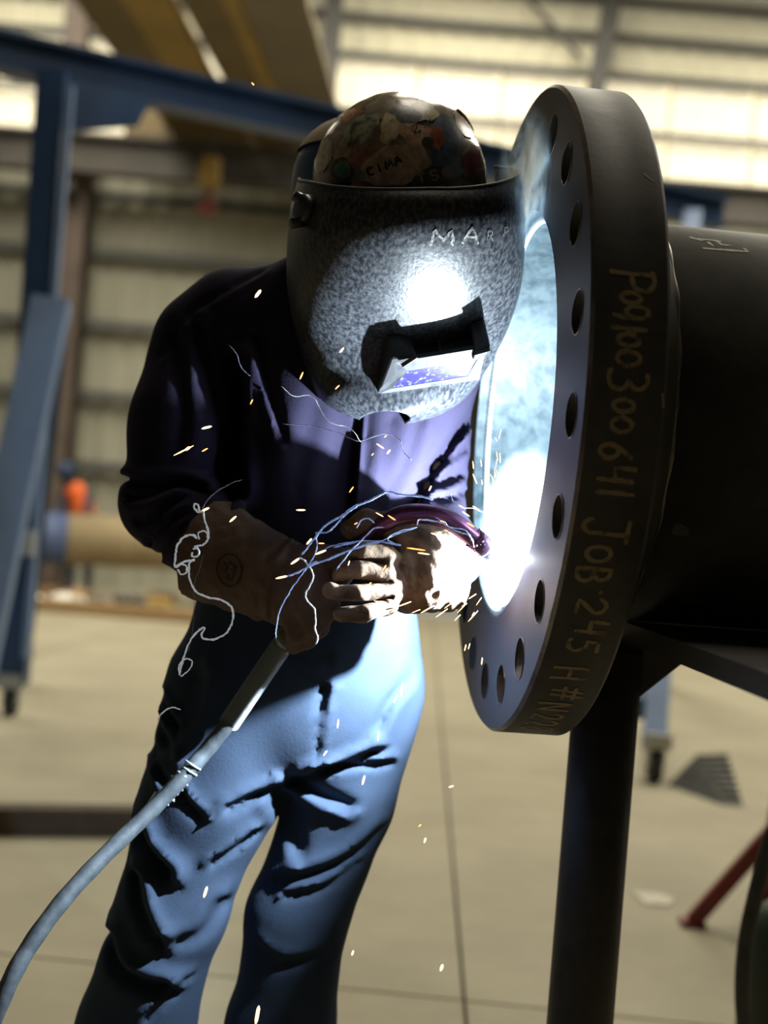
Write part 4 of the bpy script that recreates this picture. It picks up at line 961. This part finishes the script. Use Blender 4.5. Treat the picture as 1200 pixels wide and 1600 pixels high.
strand(c3([(290, 215), (300, 270), (318, 330), (322, 375), (300, 410), (262, 425), (235, 430)], 1.60, 1.60), .0017, 'strand', 'thick white curl hanging off the glove cuff under the small loop')
strand(c3([(290, 215), (262, 225), (238, 200), (240, 178), (262, 185), (268, 215), (280, 225)], 1.60, 1.60), .0015, 'strand', 'small white loop above the brown glove cuff')
strand(c3([(268, 385), (262, 350), (290, 335), (315, 350), (315, 380)], 1.60, 1.60), .0013, 'strand', 'short white hook beside the cuff edge')
strand(c3([(255, 380), (230, 360), (180, 370), (140, 420), (128, 480), (128, 545), (180, 515), (245, 505)], 1.60, 1.61), .0019, 'strand', 'white C-shaped curl left of the glove cuff')
strand(c3([(245, 505), (210, 525), (208, 600), (240, 680), (300, 720), (390, 740), (455, 780), (465, 850), (430, 930), (360, 970), (295, 968), (282, 940), (300, 905), (270, 915), (220, 970), (185, 1050), (165, 1120), (150, 1180)], 1.60, 1.66), .0017, 'strand', 'long white strand looping down from the cuff over the hip')
strand(c3([(150, 1180), (150, 1120), (190, 1085), (225, 1100), (215, 1140), (175, 1180), (155, 1185)], 1.66, 1.66), .0012, 'strand', 'white teardrop loop over the trouser hip')
strand(c3([(20, 1440), (60, 1395), (110, 1370), (160, 1385)], 1.7, 1.7), .0012, 'strand', 'pale strand crossing the outer thigh')
strand(c3([(285, 205), (320, 150), (380, 100), (450, 60), (520, 35)], 1.60, 1.66), .0008, 'faint', 'fine grey strand rising from the loop across the sleeve')
strand(c3([(230, 440), (262, 440), (262, 480), (230, 488), (222, 460)], 1.6, 1.6), .0016, 'strand', 'small white ring at the cuff corner')
strand(c3([(150, 530), (190, 540), (190, 580), (160, 590), (140, 560)], 1.61, 1.61), .0014, 'strand', 'hazy white ring left of the glove cuff')
strand(c3([(850, 490), (890, 515), (935, 590), (920, 650), (893, 700), (900, 745), (940, 790), (950, 860), (945, 910), (962, 960), (950, 1000)], 1.565, 1.58), .0012, 'strand', 'white strand running down over the cable-side glove')
strand(c3([(865, 480), (940, 385), (1000, 310), (1080, 260), (1140, 225), (1190, 190)], 1.56, 1.56)+c2([(160, 190), (205, 150), (270, 125), (320, 100), (365, 80), (420, 95), (500, 100), (560, 115)], 1.56, 1.60), .0016, 'strandblue', 'long bright blue strand arching above both gloves')
strand(c3([(950, 345), (1010, 345), (1060, 310), (1100, 260), (1110, 235)], 1.56, 1.56), .0013, 'strandblue', 'short blue strand doubling the long arch')
strand(c3([(950, 345), (958, 430), (930, 500), (870, 590), (800, 690), (738, 810), (720, 900), (715, 970)], 1.56, 1.58), .0009, 'strandblue', 'thin violet strand falling across the dark glove')
strand(c3([(780, 605), (860, 570), (960, 520)], 1.56, 1.57)+c2([(0, 410), (60, 395), (150, 360), (240, 325), (320, 305), (380, 315), (420, 320)], 1.57, 1.57), .0015, 'strandblue', 'blue strand lying across the curled fingers')
strand(c2([(420, 320), (370, 305), (362, 285), (420, 255), (490, 240)], 1.57, 1.6), .0009, 'strandblue', 'fine blue kink above the curled fingers')
strand(c2([(130, 430), (190, 350), (250, 290), (300, 245), (340, 240)], 1.57, 1.58), .0010, 'strandblue', 'thin blue strand rising from the middle finger')
strand(c2([(220, 245), (240, 210), (270, 200), (300, 220)], 1.58, 1.58), .0010, 'strandblue', 'tiny blue arc over the thumb')
strand(c2([(490, 230), (500, 205), (560, 210), (600, 220), (650, 250), (690, 265), (720, 275), (735, 300)], 1.60, 1.62), .0011, 'strandblue', 'blue strand wrapping the gooseneck')
strand(c2([(570, 195), (610, 215), (640, 240), (700, 250), (735, 290), (745, 330)], 1.62, 1.65), .0008, 'strandblue', 'second blue strand on the purple gooseneck')
strand(c2([(640, 85), (650, 120), (690, 150), (745, 155), (790, 175), (830, 200)], 1.62, 1.66), .0007, 'strandblue', 'thin blue strand above the nozzle')
strand(c2([(730, 375), (780, 370), (810, 350), (830, 330)], 1.66, 1.68), .0012, 'strandblue', 'blue wisp under the nozzle')
strand(cg([(0, 390), (60, 440), (150, 440), (230, 560), (340, 600), (390, 665)], 1.66, 1.68), .0007, 'strand', 'fine pale strand crossing the chest below the hood chin')
strand(cg([(0, 575), (140, 585), (280, 620), (380, 660), (500, 625), (580, 650), (600, 710), (640, 755)], 1.68, 1.68), .0006, 'faint', 'faint wavy strand across the chest seam')
strand(c1([(560, 500), (600, 550), (620, 610), (665, 655)], 1.75, 1.75), .0005, 'faint', 'hair-thin strand on the shoulder front')
strand(c3([(1000, 440), (1100, 410), (1190, 400)], 1.57, 1.57)+c2([(120, 330), (230, 300), (330, 300), (400, 270), (480, 245)], 1.57, 1.6), .0007, 'strandblue', 'thin blue strand behind the long arch')
strand(c3([(290, 480), (270, 560), (240, 640), (236, 760), (232, 880), (205, 1050)], 1.62, 1.66), .0005, 'faint', 'hair-thin strand dropping from the cuff to the hip')

def spark(x, y, dx, dy, r, label, d=1.6, hot=False, group='flying orange sparks'):
    a, b = Vector(T(x-dx/2, y-dy/2, d)), Vector(T(x+dx/2, y+dy/2, d)); k = .00050*r; a, b = a.lerp(b, -.15), a.lerp(b, 1.15)
    tag(tube('spark', [a, a.lerp(b, .25), a.lerp(b, .8), b], [k*.3, k, k, k*.3], M['sparkhot' if hot else 'spark'], None, 6), label, 'spark', group)
big = [(403, 459, 7, -9, 3.4, 'bright glowing spark on the shoulder', True), (323, 668, 12, -3, 2.6, 'bright spark on the upper sleeve', True), (287, 704, 24, -12, 1.3, 'spark with a long tail on the sleeve', True), (293, 701, 6, -4, 3.0, 'round hot spark at the head of the sleeve streak', True),
 (320, 703, 7, -4, 1.4, 'small spark right of the sleeve streak', False), (393, 628, 3, -6, 1.4, 'small spark above the breast fold', False), (471, 587, 4, -9, 1.6, 'red spark at the lower left edge of the hood', False), (534, 547, 5, -6, 2.2, 'spark on the lit hood shell left of the lens', True), (527, 605, 5, -5, 1.4, 'tiny spark under the left of the hood', False),
 (321, 796, 9, -4, 2.4, 'spark at the top of the glove cuff beside the loop', True), (364, 811, 8, -7, 2.2, 'spark on the upper cuff', True), (470, 797, 11, 0, 1.9, 'horizontal spark on the lower shirt', True), (483, 846, 6, -7, 2.2, 'spark by the crossing of the blue strands', True), (501, 863, 13, -5, 2.4, 'spark right of the blue strand crossing', True), (502, 849, 7, 0, 1.4, 'faint spark just above another over the dark glove', False),
 (461, 877, 10, -7, 2.6, 'spark on the glove back near the welt', True), (440, 902, 14, -3, 2.4, 'lowest of the bright sparks on the glove back', True), (549, 765, 5, -7, 1.4, 'spark beside the shirt front seam', False), (594, 697, 9, 6, 1.6, 'spark pair, left one, on the shirt front', True), (607, 706, 4, -5, 1.8, 'spark pair, right one, on the shirt front', True), (582, 710, 3, -3, 1.2, 'tiny spark below the pair on the shirt front', False), (602, 682, 3, -2, 1.2, 'tiny spark above the pair on the shirt front', False),
 (628, 1077, 2, -17, 2.6, 'long upright spark before the right hip', True), (618, 1092, 5, -10, 1.9, 'spark just below the long upright one', True), (624, 1030, 7, -8, 1.6, 'spark in front of the right trouser hip top', True), (591, 1150, 1, -12, 2.0, 'upright spark on the right thigh', True), (528, 1131, 1, -11, 1.8, 'upright spark over the trouser fly', True), (508, 1177, 4, -6, 1.8, 'spark on the crotch seam', True), (568, 1219, 3, -11, 2.8, 'blurry spark on the inner right thigh', True),
 (321, 1394, 4, -13, 3.0, 'spark on the left knee', True), (402, 1586, 4, -22, 4.0, 'largest spark, at the bottom edge between the legs', True), (551, 1489, 2, -6, 2.0, 'spark beside the right shin', True), (664, 1313, 2, -6, 2.0, 'spark above the floor right of the knees', True), (690, 1512, 3, -8, 3.0, 'soft spark above the floor near the bottom', True), (705, 1229, 6, -2, 1.9, 'small spark above the floor joint', True), (656, 1290, 3, -3, 1.4, 'tiny spark above the floor joint', False),
 (861, 607, 1, -7, 1.3, 'spark in front of the flange face between two holes', False), (598, 998, 5, -3, 1.2, 'tiny spark over the belt line', False), (395, 131, 3, 3, 1.5, 'dim orange spark high up before the crane', False), (578, 912, 3, -3, 1.3, 'tiny spark on the ring finger', False)]
for x, y, dx, dy, r, lb, hot in big: spark(x, y, dx, dy, r, lb, 1.6 if y < 1300 else 1.55, hot)
def where(what, x, y, dx, dy, x0, x1, y0, y1, hot):
    hz_ = ['at the far left', 'left of the middle', 'in the middle', 'right of the middle', 'at the far right'][max(0, min(4, int((x-x0)/(x1-x0)*5)))]
    vt_ = ['highest up', 'high up', 'at mid height', 'low down', 'lowest down'][max(0, min(4, int((y-y0)/(y1-y0)*5)))]
    tilt = 'upright' if abs(dx) < abs(dy)*.25 else ('flat' if abs(dy) < abs(dx)*.35 else ('right-leaning' if dx*dy < 0 else 'left-leaning'))
    return f"{tilt} {'white-hot' if hot else 'orange'} {what}, {hz_} and {vt_}"
low = [(610, 957, 14, -8), (632, 944, 16, -6), (650, 955, 10, -4), (668, 952, 16, -9), (690, 958, 14, -10), (702, 945, 12, -9), (712, 940, 10, -9), (724, 925, 8, -7), (738, 932, 9, -6), (739, 963, 12, -13), (727, 1012, 2, -8), (733, 1010, 2, -7), (739, 960, 3, -5), (753, 1033, 1, -9), (700, 935, 10, -6), (722, 950, 12, -12), (680, 940, 9, -5), (715, 965, 7, -7), (748, 940, 6, -9), (765, 925, 8, -10)]
for x, y, dx, dy in low: spark(x, y, dx, dy, random.uniform(.8, 1.5), where('spark spraying below the pale glove', x, y, dx, dy, 610, 765, 925, 1033, True), 1.66, True, 'sparks spraying below the pale glove')
for i in range(70):
    a = random.uniform(-2.2, -.9); r = random.triangular(25, 190, 60); x, y = 800+math.cos(a)*r*.62-10, 850+math.sin(a)*r
    if x > 848: x = 848-random.uniform(0, 40)
    L_ = random.uniform(5, 14); a += random.uniform(-.5, .5)
    ht_ = random.random() < .5
    spark(x, y, math.cos(a)*L_*.6, math.sin(a)*L_, random.uniform(.5, 1.1), where('spark above the arc', x, y, math.cos(a)*.6, math.sin(a), 725, 848, 680, 830, ht_), random.uniform(1.66, 1.74), ht_, 'sparks thrown up from the arc')
for i, (x, y, dx, dy) in enumerate([(593, 804, 9, 5), (612, 809, 9, 6), (680, 835, 10, 3), (692, 815, 7, 2), (700, 848, 9, 3), (722, 792, 8, 5), (728, 803, 9, 6), (650, 858, 22, 3), (662, 865, 14, 2), (600, 888, 5, -7), (545, 880, 2, -6), (556, 818, 4, -2), (672, 763, 3, -6), (690, 775, 3, -5), (742, 748, 5, 12), (771, 752, 3, 9), (745, 795, 10, 7), (735, 820, 9, 5)]):
    spark(x, y, dx, dy, random.uniform(1.1, 1.8), where('spark by the gooseneck', x, y, dx, dy, 540, 775, 745, 890, i % 2 == 0), 1.585, i % 2 == 0, 'sparks around the gooseneck')
